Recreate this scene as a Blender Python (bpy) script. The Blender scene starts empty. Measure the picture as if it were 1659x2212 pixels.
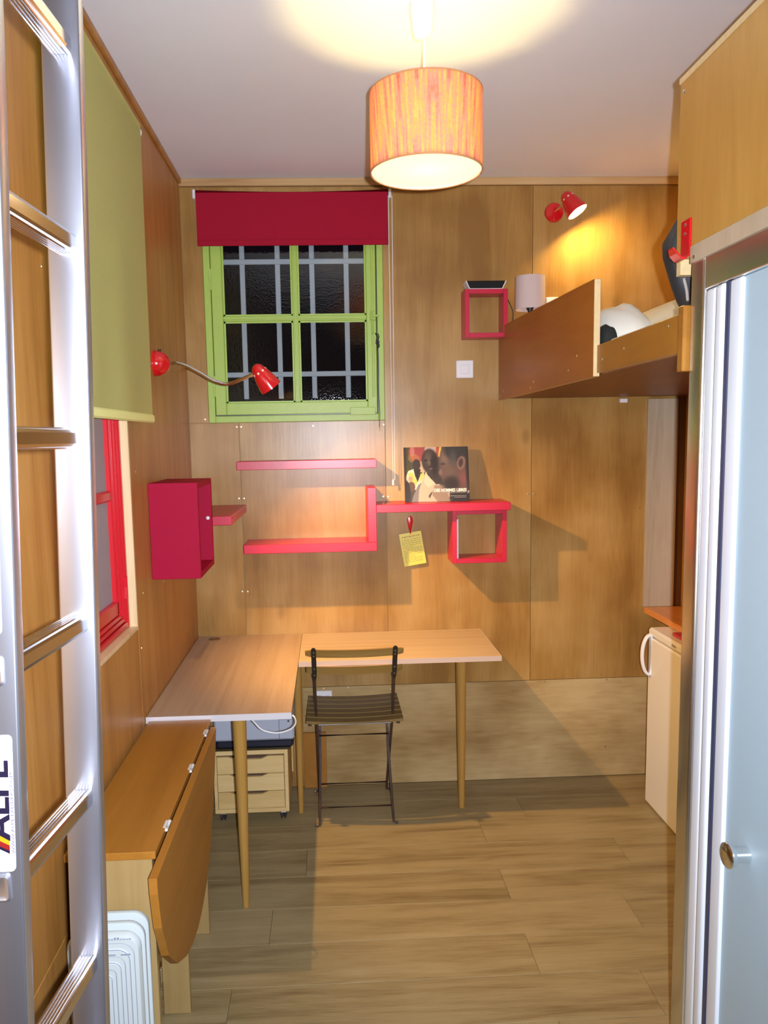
import bpy, bmesh, math, random
from mathutils import Vector, Matrix

# ------------------------------------------------------------------ camera, world, flash, exposure
SC = bpy.context.scene
COL = SC.collection
random.seed(7)
CAM_H = 1.6456
YAW, PITCH, ROLL = 0.0427681009, 0.116549521, -0.0183272907
FPX = 1719.454
cd = bpy.data.cameras.new('camera')
cam = bpy.data.objects.new('camera', cd)
COL.objects.link(cam)
_f = Vector((math.sin(YAW) * math.cos(PITCH), math.cos(YAW) * math.cos(PITCH), -math.sin(PITCH)))
_r0 = Vector((math.cos(YAW), -math.sin(YAW), 0))
_u0 = _r0.cross(_f)
_r = math.cos(ROLL) * _r0 + math.sin(ROLL) * _u0
_u = -math.sin(ROLL) * _r0 + math.cos(ROLL) * _u0
cam.matrix_world = Matrix(((_r.x, _u.x, -_f.x, 0), (_r.y, _u.y, -_f.y, 0), (_r.z, _u.z, -_f.z, CAM_H), (0, 0, 0, 1)))
cd.sensor_fit = 'VERTICAL'
cd.sensor_height = 36.0
cd.lens = FPX * 36.0 / 2212.0
cd.shift_x = (829.5 - 787.664) / 2212.0
cd.shift_y = (1147.62 - 1106.0) / 2212.0
cd.clip_start = 0.02
SC.camera = cam

w = bpy.data.worlds.new('night'); SC.world = w; w.use_nodes = True
w.node_tree.nodes['Background'].inputs[0].default_value = (0.25, 0.3, 0.45, 1)
w.node_tree.nodes['Background'].inputs[1].default_value = 0.012

# the camera's flash, to the right of the lens (camera held upright)
fl = bpy.data.lights.new('camera_flash', 'SPOT')
fl.spot_size = math.radians(122); fl.spot_blend = 1.0
fl.energy = 330
fl.color = (0.94, 0.98, 1.09)
fl.shadow_soft_size = 0.011
flo = bpy.data.objects.new('camera_flash', fl)
COL.objects.link(flo)
flo.rotation_euler = cam.matrix_world.to_euler()
flo.location = Vector((0, 0, CAM_H)) + _r * 0.042 + _u * 0.004 - _f * 0.055

SC.view_settings.view_transform = 'Standard'
SC.view_settings.look = 'None'
SC.view_settings.gamma = 1
SC.view_settings.use_curve_mapping = False
SC.view_settings.exposure = 0.0

PENDANT_W = 380.0
GOOSE_W = 17000.0
SPOT_W = 1300.0

# ------------------------------------------------------------------ material helpers
def lin(c):
    return tuple(((v / 255.0) / 12.92 if v / 255.0 <= 0.04045 else ((v / 255.0 + 0.055) / 1.055) ** 2.4) for v in c) + (1.0,)

MATS = {}
def base_mat(name):
    m = bpy.data.materials.new(name); m.use_nodes = True
    return m, m.node_tree, m.node_tree.nodes['Principled BSDF']

def plain(name, col, rough=0.5, metal=0.0, spec=0.5, noise=0.0, nscale=40, bump=0.0, coat=0.0, **kw):
    if name in MATS: return MATS[name]
    m, t, p = base_mat(name)
    p.inputs['Base Color'].default_value = col if len(col) == 4 else tuple(col) + (1,)
    p.inputs['Roughness'].default_value = rough
    p.inputs['Metallic'].default_value = metal
    p.inputs['Specular IOR Level'].default_value = spec
    if coat: p.inputs['Coat Weight'].default_value = coat
    for k, v in kw.items(): p.inputs[k].default_value = v
    if noise or bump:
        tc = t.nodes.new('ShaderNodeTexCoord')
        n = t.nodes.new('ShaderNodeTexNoise'); n.inputs['Scale'].default_value = nscale; n.inputs['Detail'].default_value = 4
        t.links.new(tc.outputs['Object'], n.inputs['Vector'])
        if noise:
            mx = t.nodes.new('ShaderNodeMix'); mx.data_type = 'RGBA'
            c = p.inputs['Base Color'].default_value
            mx.inputs['A'].default_value = [max(0, v * (1 - noise)) for v in c[:3]] + [1]
            mx.inputs['B'].default_value = [min(1, v * (1 + noise)) for v in c[:3]] + [1]
            t.links.new(n.outputs['Fac'], mx.inputs['Factor'])
            t.links.new(mx.outputs['Result'], p.inputs['Base Color'])
        if bump:
            b = t.nodes.new('ShaderNodeBump'); b.inputs['Strength'].default_value = bump; b.inputs['Distance'].default_value = 0.002
            t.links.new(n.outputs['Fac'], b.inputs['Height'])
            t.links.new(b.outputs['Normal'], p.inputs['Normal'])
    MATS[name] = m
    return m

def wood(name, dark, mid, light, axis='Z', rough=0.4, stretch=14, scale=1.0, spec=0.4, blotch=0.5, vary=0.0, fine=0.35, knots=False, big=(0.22, 0.78)):
    """grain runs along axis"""
    if name in MATS: return MATS[name]
    m, t, p = base_mat(name)
    N, L = t.nodes.new, t.links.new
    tc = N('ShaderNodeTexCoord'); oi = N('ShaderNodeObjectInfo')
    off = N('ShaderNodeVectorMath'); off.operation = 'MULTIPLY_ADD'
    cx = N('ShaderNodeCombineXYZ')
    for i in range(3): L(oi.outputs['Random'], cx.inputs[i])
    off.inputs[1].default_value = (17.3, 9.1, 23.7)
    L(cx.outputs[0], off.inputs[0]); L(tc.outputs['Object'], off.inputs[2])
    mp = N('ShaderNodeMapping')
    s = [stretch * scale] * 3; s['XYZ'.index(axis)] = 1.0 * scale
    mp.inputs['Scale'].default_value = s
    L(off.outputs[0], mp.inputs['Vector'])
    n1 = N('ShaderNodeTexNoise'); n1.inputs['Scale'].default_value = 0.9; n1.inputs['Detail'].default_value = 6; n1.inputs['Roughness'].default_value = 0.62; n1.inputs['Distortion'].default_value = 0.6
    L(mp.outputs[0], n1.inputs['Vector'])
    mp2 = N('ShaderNodeMapping'); s2 = [v * 7 for v in s]; s2['XYZ'.index(axis)] = 3.5 * scale
    mp2.inputs['Scale'].default_value = s2
    L(off.outputs[0], mp2.inputs['Vector'])
    n2 = N('ShaderNodeTexNoise'); n2.inputs['Scale'].default_value = 2.2; n2.inputs['Detail'].default_value = 3
    L(mp2.outputs[0], n2.inputs['Vector'])
    n3 = N('ShaderNodeTexNoise'); n3.inputs['Scale'].default_value = 2.3 * scale; n3.inputs['Detail'].default_value = 3
    L(off.outputs[0], n3.inputs['Vector'])
    a = N('ShaderNodeMath'); a.operation = 'MULTIPLY_ADD'; a.inputs[1].default_value = fine
    L(n2.outputs['Fac'], a.inputs[0])
    b = N('ShaderNodeMath'); b.operation = 'MULTIPLY_ADD'; b.inputs[1].default_value = blotch; b.inputs[2].default_value = -0.5 * (fine + blotch)
    L(n3.outputs['Fac'], b.inputs[0]); L(b.outputs[0], a.inputs[2])
    c = N('ShaderNodeMath'); c.operation = 'ADD'
    L(n1.outputs['Fac'], c.inputs[0]); L(a.outputs[0], c.inputs[1])
    src = c.outputs[0]
    if vary:
        v = N('ShaderNodeMath'); v.operation = 'MULTIPLY_ADD'; v.inputs[1].default_value = vary
        L(oi.outputs['Random'], v.inputs[0])
        v2 = N('ShaderNodeMath'); v2.operation = 'ADD'; v2.inputs[1].default_value = -vary / 2
        L(src, v2.inputs[0]); L(v2.outputs[0], v.inputs[2]); src = v.outputs[0]
    r = N('ShaderNodeValToRGB')
    e = r.color_ramp.elements
    e[0].position = big[0]; e[0].color = dark
    e[1].position = big[1]; e[1].color = light
    k = e.new(0.5); k.color = mid
    L(src, r.inputs[0])
    col = r.outputs[0]
    if knots:
        vo = N('ShaderNodeTexVoronoi'); vo.inputs['Scale'].default_value = 2.1; vo.inputs['Randomness'].default_value = 1
        mp3 = N('ShaderNodeMapping'); s3 = [1.7, 1.7, 1.7]; s3['XYZ'.index(axis)] = 1.0
        mp3.inputs['Scale'].default_value = s3
        L(off.outputs[0], mp3.inputs['Vector']); L(mp3.outputs[0], vo.inputs['Vector'])
        kr = N('ShaderNodeValToRGB'); kr.color_ramp.elements[0].position = 0.012; kr.color_ramp.elements[0].color = (1, 1, 1, 1)
        kr.color_ramp.elements[1].position = 0.1; kr.color_ramp.elements[1].color = (0, 0, 0, 1)
        L(vo.outputs['Distance'], kr.inputs[0])
        ml = N('ShaderNodeMath'); ml.operation = 'MULTIPLY'; ml.inputs[1].default_value = 0.55
        L(kr.outputs[0], ml.inputs[0])
        mx = N('ShaderNodeMix'); mx.data_type = 'RGBA'
        L(ml.outputs[0], mx.inputs['Factor']); L(col, mx.inputs['A'])
        mx.inputs['B'].default_value = [v * 0.45 for v in dark[:3]] + [1]
        col = mx.outputs['Result']
    L(col, p.inputs['Base Color'])
    p.inputs['Roughness'].default_value = rough
    p.inputs['Specular IOR Level'].default_value = spec
    bp = N('ShaderNodeBump'); bp.inputs['Strength'].default_value = 0.12; bp.inputs['Distance'].default_value = 0.001
    L(n2.outputs['Fac'], bp.inputs['Height']); L(bp.outputs[0], p.inputs['Normal'])
    MATS[name] = m
    return m

def emit(name, col, strength):
    if name in MATS: return MATS[name]
    m = bpy.data.materials.new(name); m.use_nodes = True
    t = m.node_tree; t.nodes.clear()
    o = t.nodes.new('ShaderNodeOutputMaterial'); e = t.nodes.new('ShaderNodeEmission')
    e.inputs[0].default_value = tuple(col) + (1,); e.inputs[1].default_value = strength
    t.links.new(e.outputs[0], o.inputs[0]); MATS[name] = m
    return m

# ------------------------------------------------------------------ palette
PLY = wood('varnished_plywood', (0.26, 0.130, 0.029, 1), (0.365, 0.205, 0.055, 1), (0.455, 0.285, 0.098, 1), 'Z', rough=0.31, stretch=9, spec=0.4, blotch=1.3, fine=0.25, knots=True)
PLYL = wood('varnished_plywood_side', (0.33, 0.14, 0.028, 1), (0.45, 0.215, 0.052, 1), (0.54, 0.29, 0.085, 1), 'Z', rough=0.40, stretch=11, spec=0.35, blotch=0.6)
PLYP = wood('pale_plywood', (0.30, 0.185, 0.065, 1), (0.43, 0.30, 0.13, 1), (0.55, 0.41, 0.20, 1), 'X', rough=0.42, stretch=4, blotch=1.5, knots=True)
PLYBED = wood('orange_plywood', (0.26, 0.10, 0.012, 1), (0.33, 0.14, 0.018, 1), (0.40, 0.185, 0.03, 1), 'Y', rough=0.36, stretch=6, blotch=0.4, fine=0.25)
PLYBEDP = wood('orange_plywood_light_tint', (0.26, 0.075, 0.005, 1), (0.33, 0.105, 0.008, 1), (0.40, 0.14, 0.016, 1), 'Y', rough=0.36, stretch=6, blotch=0.4, fine=0.25)  # same plywood as the rail, the panel's different light put into the colour
PLYCAB = wood('golden_plywood', (0.40, 0.215, 0.042, 1), (0.47, 0.265, 0.058, 1), (0.54, 0.325, 0.088, 1), 'Z', rough=0.34, stretch=6, blotch=0.4, fine=0.25)
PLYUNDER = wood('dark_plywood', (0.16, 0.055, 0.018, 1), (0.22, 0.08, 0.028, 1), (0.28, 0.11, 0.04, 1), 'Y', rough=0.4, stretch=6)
PLYEDGE = plain('plywood_edge', (0.68, 0.53, 0.28), 0.5, noise=0.15, nscale=60)
PLYEDGE2 = plain('plywood_edge_dark', (0.45, 0.27, 0.10), 0.5, noise=0.15, nscale=60)
BATTEN = wood('ceiling_batten', (0.40, 0.22, 0.08, 1), (0.55, 0.35, 0.15, 1), (0.62, 0.44, 0.22, 1), 'X', rough=0.5, stretch=20)
JAMB = wood('pale_jamb', (0.60, 0.44, 0.22, 1), (0.74, 0.57, 0.32, 1), (0.80, 0.66, 0.42, 1), 'Z', rough=0.4, stretch=10)
PLANKM = wood('vinyl_plank', (0.155, 0.105, 0.043, 1), (0.285, 0.222, 0.106, 1), (0.34, 0.275, 0.145, 1), 'X', rough=0.42, stretch=12, scale=1.35, spec=0.4, blotch=0.3, vary=0.10, fine=0.35, big=(0.22, 0.72))
GREYPLY = wood('grey_board', (0.36, 0.29, 0.19, 1), (0.45, 0.37, 0.26, 1), (0.52, 0.44, 0.32, 1), 'Z', rough=0.5, stretch=12)
DESK = wood('desk_laminate', (0.37, 0.25, 0.14, 1), (0.44, 0.315, 0.20, 1), (0.49, 0.37, 0.25, 1), 'Y', rough=0.45, stretch=30, blotch=0.15, spec=0.3)
DESKX = wood('desk_laminate_long_lit', (0.43, 0.315, 0.18, 1), (0.50, 0.385, 0.245, 1), (0.55, 0.44, 0.30, 1), 'X', rough=0.45, stretch=30, blotch=0.15, spec=0.3)  # grain along the wing; the lamp's brightness there put into a lighter tone
LEGW = wood('lacquered_leg', (0.32, 0.17, 0.036, 1), (0.40, 0.225, 0.052, 1), (0.46, 0.275, 0.08, 1), 'Z', rough=0.32, stretch=30, blotch=0.2)
BEECH = wood('beech_veneer', (0.28, 0.115, 0.014, 1), (0.335, 0.142, 0.019, 1), (0.385, 0.17, 0.030, 1), 'Y', rough=0.38, stretch=20, blotch=0.25, fine=0.2)
BEECHV = wood('beech_panel', (0.30, 0.20, 0.075, 1), (0.35, 0.24, 0.095, 1), (0.38, 0.275, 0.12, 1), 'Z', rough=0.4, stretch=26, blotch=0.2, fine=0.2)
PINE = wood('pine_ply', (0.54, 0.36, 0.13, 1), (0.68, 0.50, 0.22, 1), (0.74, 0.58, 0.30, 1), 'X', rough=0.45, stretch=10, blotch=0.4)
SLAT = wood('chair_slat', (0.23, 0.135, 0.034, 1), (0.31, 0.19, 0.05, 1), (0.37, 0.235, 0.075, 1), 'X', rough=0.35, stretch=20, blotch=0.2)
SLATD = wood('seat_slat', (0.15, 0.092, 0.028, 1), (0.20, 0.128, 0.042, 1), (0.25, 0.165, 0.06, 1), 'X', rough=0.4, stretch=20, blotch=0.2)
WORKT = wood('worktop_orange', (0.56, 0.2, 0.05, 1), (0.66, 0.26, 0.07, 1), (0.7, 0.3, 0.1, 1), 'Y', rough=0.22, stretch=16, blotch=0.2)
CEIL = plain('ceiling_paint', (0.79, 0.845, 0.94), 0.75, noise=0.035, nscale=2.5, bump=0.25)
RED = plain('red_lacquer', (0.52, 0.012, 0.05), 0.32, spec=0.55)
REDCAB = plain('red_lacquer_matt', (0.36, 0.005, 0.036), 0.6, spec=0.12)
REDMETAL = plain('red_enamel', (0.58, 0.008, 0.012), 0.18, spec=0.6, coat=0.6)
REDPAINT = plain('red_gloss_paint', (0.58, 0.012, 0.022), 0.28, spec=0.5, bump=0.15, nscale=25)
REDFAB = plain('red_fabric', (0.33, 0.010, 0.030), 0.85, spec=0.1, noise=0.08, nscale=300)
LIME = plain('lime_gloss_paint', (0.38, 0.55, 0.10), 0.4, spec=0.4, bump=0.15, nscale=30, noise=0.06)
LIMEFAB = plain('lime_fabric', (0.88, 0.90, 0.36), 0.85, spec=0.15, noise=0.07, nscale=250)
ALU = plain('aluminium', (0.60, 0.64, 0.74), 0.30, metal=0.95, noise=0.10, nscale=7, bump=0.05)
ALUD = plain('aluminium_extruded', (0.74, 0.75, 0.78), 0.16, metal=1.0)
SATIN = plain('satin_chrome', (0.72, 0.72, 0.70), 0.27, metal=1.0)
CHROME = plain('chrome', (0.86, 0.87, 0.88), 0.08, metal=1.0)
CHROMEB = plain('brushed_chrome', (0.74, 0.82, 0.92), 0.2, spec=0.6)
STEEL = plain('steel_screw', (0.75, 0.68, 0.5), 0.3, metal=1.0)
WHITE = plain('white_plastic', (0.80, 0.80, 0.82), 0.3)
WHITEE = plain('white_enamel', (0.80, 0.78, 0.72), 0.28)
RADW = plain('radiator_enamel', (0.50, 0.57, 0.585), 0.35)
BLACK = plain('black_plastic', (0.012, 0.012, 0.014), 0.35)
BLACKM = plain('black_iron', (0.020, 0.018, 0.016), 0.42)
BROWNM = plain('dark_iron_rod', (0.055, 0.032, 0.026), 0.35, spec=0.6)
GREYBL = plain('printer_grey', (0.40, 0.45, 0.55), 0.42)
NAVY = plain('printer_base', (0.012, 0.014, 0.03), 0.4)
COATM = plain('black_jacket', (0.018, 0.021, 0.026), 0.55, noise=0.3, nscale=18, bump=0.4)
BEDW = plain('cream_bedding', (0.76, 0.70, 0.52), 0.9, noise=0.04, nscale=30, bump=0.3)
PILW = plain('white_pillowcase', (0.78, 0.77, 0.68), 0.9, bump=0.3, nscale=20)
DARKW = wood('dark_recess', (0.10, 0.05, 0.03, 1), (0.14, 0.075, 0.045, 1), (0.17, 0.10, 0.06, 1), 'Z', rough=0.5)
PAPERY = plain('yellow_paper', (0.72, 0.62, 0.09), 0.3, spec=0.5)
SHADEW = None

# frosted glass for the shower
def glass_frost():
    m, t, p = base_mat('frosted_shower_glass')
    p.inputs['Base Color'].default_value = (0.60, 0.78, 0.88, 1)
    p.inputs['Roughness'].default_value = 0.45
    p.inputs['Transmission Weight'].default_value = 0.45
    p.inputs['IOR'].default_value = 1.45
    return m
FROST = glass_frost()

def glass_pattern():
    m = bpy.data.materials.new('textured_window_glass'); m.use_nodes = True
    t = m.node_tree; t.nodes.clear(); N, L = t.nodes.new, t.links.new
    o = N('ShaderNodeOutputMaterial'); tr = N('ShaderNodeBsdfTransparent'); gl = N('ShaderNodeBsdfGlossy'); mx = N('ShaderNodeMixShader')
    tr.inputs[0].default_value = (0.88, 0.9, 0.9, 1)
    gl.inputs['Roughness'].default_value = 0.035
    tc = N('ShaderNodeTexCoord'); v = N('ShaderNodeTexVoronoi'); v.inputs['Scale'].default_value = 120
    b = N('ShaderNodeBump'); b.inputs['Strength'].default_value = 0.6; b.inputs['Distance'].default_value = 0.0006
    L(tc.outputs['Object'], v.inputs['Vector']); L(v.outputs['Distance'], b.inputs['Height']); L(b.outputs[0], gl.inputs['Normal'])
    f = N('ShaderNodeFresnel'); f.inputs['IOR'].default_value = 1.5; L(b.outputs[0], f.inputs['Normal'])
    L(f.outputs[0], mx.inputs[0]); L(tr.outputs[0], mx.inputs[1]); L(gl.outputs[0], mx.inputs[2]); L(mx.outputs[0], o.inputs[0])
    return m
WGLASS = glass_pattern()
LGLASS = plain('obscured_side_glass', (0.36, 0.32, 0.35), 0.65, spec=0.2, bump=0.2, nscale=60)

def translucent(name, c_dif, c_tr, fac, pattern=None):
    m = bpy.data.materials.new(name); m.use_nodes = True
    t = m.node_tree; t.nodes.clear(); N, L = t.nodes.new, t.links.new
    o = N('ShaderNodeOutputMaterial'); d = N('ShaderNodeBsdfDiffuse'); tr = N('ShaderNodeBsdfTranslucent'); mx = N('ShaderNodeMixShader')
    mx.inputs[0].default_value = fac
    d.inputs[0].default_value = tuple(c_dif) + (1,); tr.inputs[0].default_value = tuple(c_tr) + (1,)
    if pattern:
        tc = N('ShaderNodeTexCoord'); sp = N('ShaderNodeSeparateXYZ'); L(tc.outputs['Object'], sp.inputs[0])
        at = N('ShaderNodeMath'); at.operation = 'ARCTAN2'
        ny = N('ShaderNodeMath'); ny.operation = 'MULTIPLY'; ny.inputs[1].default_value = -1
        L(sp.outputs['Y'], ny.inputs[0])
        L(sp.outputs['X'], at.inputs[0]); L(ny.outputs[0], at.inputs[1])
        ab = N('ShaderNodeMath'); ab.operation = 'ABSOLUTE'; L(at.outputs[0], ab.inputs[0])
        # feathered streaks mirrored about the seam, leaning away from it towards the top
        za = N('ShaderNodeMath'); za.operation = 'MULTIPLY'; L(sp.outputs['Z'], za.inputs[0]); L(ab.outputs[0], za.inputs[1])
        zz = N('ShaderNodeMath'); zz.operation = 'MULTIPLY_ADD'; zz.inputs[1].default_value = -1.0; L(za.outputs[0], zz.inputs[0]); L(ab.outputs[0], zz.inputs[2])
        cb = N('ShaderNodeCombineXYZ'); L(zz.outputs[0], cb.inputs[0])
        zs = N('ShaderNodeMath'); zs.operation = 'MULTIPLY'; zs.inputs[1].default_value = 0.55; L(sp.outputs['Z'], zs.inputs[0]); L(zs.outputs[0], cb.inputs[1])
        n = N('ShaderNodeTexNoise'); n.inputs['Scale'].default_value = 10; n.inputs['Detail'].default_value = 4; n.inputs['Distortion'].default_value = 0.3
        L(cb.outputs[0], n.inputs['Vector'])
        wv = N('ShaderNodeTexNoise'); wv.inputs['Scale'].default_value = 130; L(tc.outputs['Object'], wv.inputs['Vector'])
        ad = N('ShaderNodeMath'); ad.operation = 'MULTIPLY_ADD'; ad.inputs[1].default_value = 0.2; L(wv.outputs['Fac'], ad.inputs[0]); L(n.outputs['Fac'], ad.inputs[2])
        r = N('ShaderNodeValToRGB'); e = r.color_ramp.elements
        e[0].position = 0.38; e[0].color = (0.55, 0.13, 0.05, 1)
        e[1].position = 0.80; e[1].color = (0.92, 0.55, 0.22, 1)
        k = e.new(0.56); k.color = (0.78, 0.30, 0.24, 1)
        k = e.new(0.66); k.color = (0.82, 0.38, 0.12, 1)
        L(ad.outputs[0], r.inputs[0]); L(r.outputs[0], d.inputs[0]); L(r.outputs[0], tr.inputs[0])
    L(d.outputs[0], mx.inputs[1]); L(tr.outputs[0], mx.inputs[2]); L(mx.outputs[0], o.inputs[0])
    return m
SHADEM = translucent('patterned_shade_fabric', (0.8, 0.4, 0.2), (0.8, 0.4, 0.2), 0.22, True)
SHADEIN = translucent('white_shade_lining', (0.86, 0.84, 0.78), (0.86, 0.84, 0.78), 0.30)
DIFFUS = translucent('added_opal_diffuser', (0.9, 0.9, 0.88), (0.9, 0.9, 0.9), 0.6)
LAMPW = translucent('white_lampshade', (0.72, 0.62, 0.62), (0.6, 0.5, 0.45), 0.25)

# ------------------------------------------------------------------ mesh helpers
def box(bm, x0, x1, y0, y1, z0, z1, bev=0.0, seg=1):
    vs = [bm.verts.new((x, y, z)) for x in (x0, x1) for y in (y0, y1) for z in (z0, z1)]
    fs = [(0, 1, 3, 2), (4, 6, 7, 5), (0, 4, 5, 1), (2, 3, 7, 6), (0, 2, 6, 4), (1, 5, 7, 3)]
    fc = [bm.faces.new([vs[i] for i in f]) for f in fs]
    if bev:
        es = list({e for f in fc for e in f.edges})
        bmesh.ops.bevel(bm, geom=es, offset=bev, segments=seg, affect='EDGES', profile=0.6)
    return fc

def prism(bm, pts, axis, a, b, bev=0.0):
    """pts: 2-D polygon in the two other axes (in xyz order); extruded along axis from a to b"""
    def mk(p, v):
        if axis == 0: return (v, p[0], p[1])
        if axis == 1: return (p[0], v, p[1])
        return (p[0], p[1], v)
    A = [bm.verts.new(mk(p, a)) for p in pts]; B = [bm.verts.new(mk(p, b)) for p in pts]
    n = len(pts)
    fc = [bm.faces.new(A), bm.faces.new(B[::-1])]
    for i in range(n): fc.append(bm.faces.new((A[i], B[i], B[(i + 1) % n], A[(i + 1) % n])))
    bmesh.ops.recalc_face_normals(bm, faces=fc)
    if bev:
        es = list({e for f in fc[:2] for e in f.edges})
        bmesh.ops.bevel(bm, geom=es, offset=bev, segments=2, affect='EDGES', profile=0.5)
    return fc

def frame_of(d):
    d = Vector(d).normalized()
    up = Vector((0, 0, 1)) if abs(d.z) < 0.95 else Vector((0, 1, 0))
    x = d.cross(up).normalized(); y = x.cross(d).normalized()
    return x, y, d

def tube(bm, pts, rad, n=10, caps=True, flat=None):
    pts = [Vector(p) for p in pts]
    rads = rad if isinstance(rad, (list, tuple)) else [rad] * len(pts)
    rings = []; px = None
    for i, p in enumerate(pts):
        d = (pts[min(i + 1, len(pts) - 1)] - pts[max(i - 1, 0)]).normalized()
        if px is None: x, y, _ = frame_of(d)
        else:
            x = (px - d * px.dot(d)).normalized(); y = d.cross(x)
        px = x
        fx = flat if flat else 1.0
        rings.append([bm.verts.new(p + x * math.cos(2 * math.pi * k / n) * rads[i] + y * math.sin(2 * math.pi * k / n) * rads[i] * fx) for k in range(n)])
    fc = []
    for a, b in zip(rings, rings[1:]):
        for k in range(n): fc.append(bm.faces.new((a[k], a[(k + 1) % n], b[(k + 1) % n], b[k])))
    if caps:
        fc.append(bm.faces.new(rings[0][::-1])); fc.append(bm.faces.new(rings[-1]))
    bmesh.ops.recalc_face_normals(bm, faces=fc)
    return fc

def lathe(bm, prof, origin, axis=(0, 0, 1), n=28, closed=False, mat_from=None):
    """prof: list of (radius, distance along axis)"""
    x, y, d = frame_of(axis); o = Vector(origin); rings = []
    for r, h in prof:
        if r <= 1e-6: rings.append([bm.verts.new(o + d * h)])
        else: rings.append([bm.verts.new(o + d * h + (x * math.cos(2 * math.pi * k / n) + y * math.sin(2 * math.pi * k / n)) * r) for k in range(n)])
    fc = []
    pairs = list(zip(rings, rings[1:]))
    if closed: pairs.append((rings[-1], rings[0]))
    for i, (a, b) in enumerate(pairs):
        for k in range(n):
            k2 = (k + 1) % n
            if len(a) == 1 and len(b) == 1: continue
            if len(a) == 1: f = bm.faces.new((a[0], b[k], b[k2]))
            elif len(b) == 1: f = bm.faces.new((a[k], a[k2], b[0]))
            else: f = bm.faces.new((a[k], a[k2], b[k2], b[k]))
            if mat_from is not None and i >= mat_from: f.material_index = 1
            fc.append(f)
    bmesh.ops.recalc_face_normals(bm, faces=fc)
    return fc

def smooth_path(pts, k=6):
    pts = [Vector(p) for p in pts]; out = []
    P = [pts[0]] + pts + [pts[-1]]
    for i in range(1, len(P) - 2):
        p0, p1, p2, p3 = P[i - 1], P[i], P[i + 1], P[i + 2]
        for s in range(k):
            t = s / k
            out.append(0.5 * ((2 * p1) + (-p0 + p2) * t + (2 * p0 - 5 * p1 + 4 * p2 - p3) * t * t + (-p0 + 3 * p1 - 3 * p2 + p3) * t ** 3))
    out.append(pts[-1]); return out

class BM:
    def __enter__(self): self.bm = bmesh.new(); return self.bm
    def __exit__(self, *a): pass

def root_loc(o):
    while o.parent: o = o.parent
    return o.location.copy()

def obj(name, bm, mats, parent=None, smooth=False, label=None, kind=None, base=None):
    """bm is in world coordinates; parts get coordinates relative to their thing"""
    me = bpy.data.meshes.new(name)
    if parent is not None: off = root_loc(parent)
    else: off = Vector(base) if base else Vector((0, 0, 0))
    bmesh.ops.translate(bm, verts=bm.verts, vec=-off)
    bm.to_mesh(me); bm.free()
    for m in (mats if isinstance(mats, (list, tuple)) else [mats]): me.materials.append(m)
    if smooth:
        for p in me.polygons: p.use_smooth = True
    o = bpy.data.objects.new(name, me); COL.objects.link(o)
    if parent is not None: o.parent = parent
    else: o.location = off
    if label: o['label'] = label
    if kind: o['kind'] = kind
    if smooth == 'auto':
        me.set_sharp_from_angle(angle=math.radians(40))
    return o

def thing(name, label, cat, loc, group=None):
    o = bpy.data.objects.new(name, None); COL.objects.link(o)
    o.empty_display_size = 0.05; o.location = loc
    o['label'] = label; o['category'] = cat
    if group: o['group'] = group
    return o

def tag(o, label, cat, group=None):
    o['label'] = label; o['category'] = cat
    if group: o['group'] = group
    return o

def bx(name, x0, x1, y0, y1, z0, z1, mat, parent=None, bev=0.0, **kw):
    bm = bmesh.new(); box(bm, x0, x1, y0, y1, z0, z1, bev)
    return obj(name, bm, mat, parent, **kw)

def tb(name, pts, rad, mat, parent=None, n=10, sm=0, **kw):
    bm = bmesh.new(); tube(bm, smooth_path(pts, sm) if sm else pts, rad, n)
    return obj(name, bm, mat, parent, smooth='auto', **kw)

def lt(name, prof, origin, axis, mat, parent=None, n=28, closed=False, mat_from=None, **kw):
    bm = bmesh.new(); lathe(bm, prof, origin, axis, n, closed, mat_from)
    return obj(name, bm, mat, parent, smooth='auto', **kw)

def text_mesh(s, size, align='LEFT', extrude=0.0004, xscale=1.0, shear=0.0, bold=0.0):
    cu = bpy.data.curves.new('lettering', 'FONT'); cu.body = s; cu.size = size; cu.align_x = align; cu.extrude = extrude; cu.resolution_u = 2; cu.shear = shear; cu.offset = bold
    o = bpy.data.objects.new('lettering', cu); COL.objects.link(o)
    dg = bpy.context.evaluated_depsgraph_get()
    me = bpy.data.meshes.new_from_object(o.evaluated_get(dg))
    bpy.data.objects.remove(o); bpy.data.curves.remove(cu)
    return me

def text_obj(name, s, size, M, mat, parent, align='LEFT', xs=1.0, **kw):
    me = text_mesh(s, size, align, **kw)
    me.transform(Matrix.Diagonal((xs, 1, 1, 1)))
    me.transform(M); me.transform(Matrix.Translation(-root_loc(parent)))
    me.materials.clear(); me.materials.append(mat); me.name = name
    o = bpy.data.objects.new(name, me); COL.objects.link(o); o.parent = parent
    return o

def print_mesh(name, nx, ny, P, colour, mat_name, parent, rough=0.3):
    """flat print: grid of nx*ny cells; P(u,v) -> world point; colour(u,v) -> sRGB 0..255; u right, v up"""
    off = root_loc(parent); vs = []; fs = []
    for j in range(ny + 1):
        for i in range(nx + 1): vs.append(Vector(P(i / nx, j / ny)) - off)
    for j in range(ny):
        for i in range(nx):
            a = j * (nx + 1) + i; fs.append((a, a + 1, a + nx + 2, a + nx + 1))
    me = bpy.data.meshes.new(name); me.from_pydata(vs, [], fs)
    at = me.color_attributes.new('print', 'FLOAT_COLOR', 'POINT')
    for j in range(ny + 1):
        for i in range(nx + 1): at.data[j * (nx + 1) + i].color = lin(colour(i / nx, j / ny))
    m, t, p = base_mat(mat_name)
    a = t.nodes.new('ShaderNodeVertexColor'); a.layer_name = 'print'
    t.links.new(a.outputs[0], p.inputs['Base Color']); p.inputs['Roughness'].default_value = rough
    me.materials.append(m)
    o = bpy.data.objects.new(name, me); COL.objects.link(o); o.parent = parent
    return o

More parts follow.
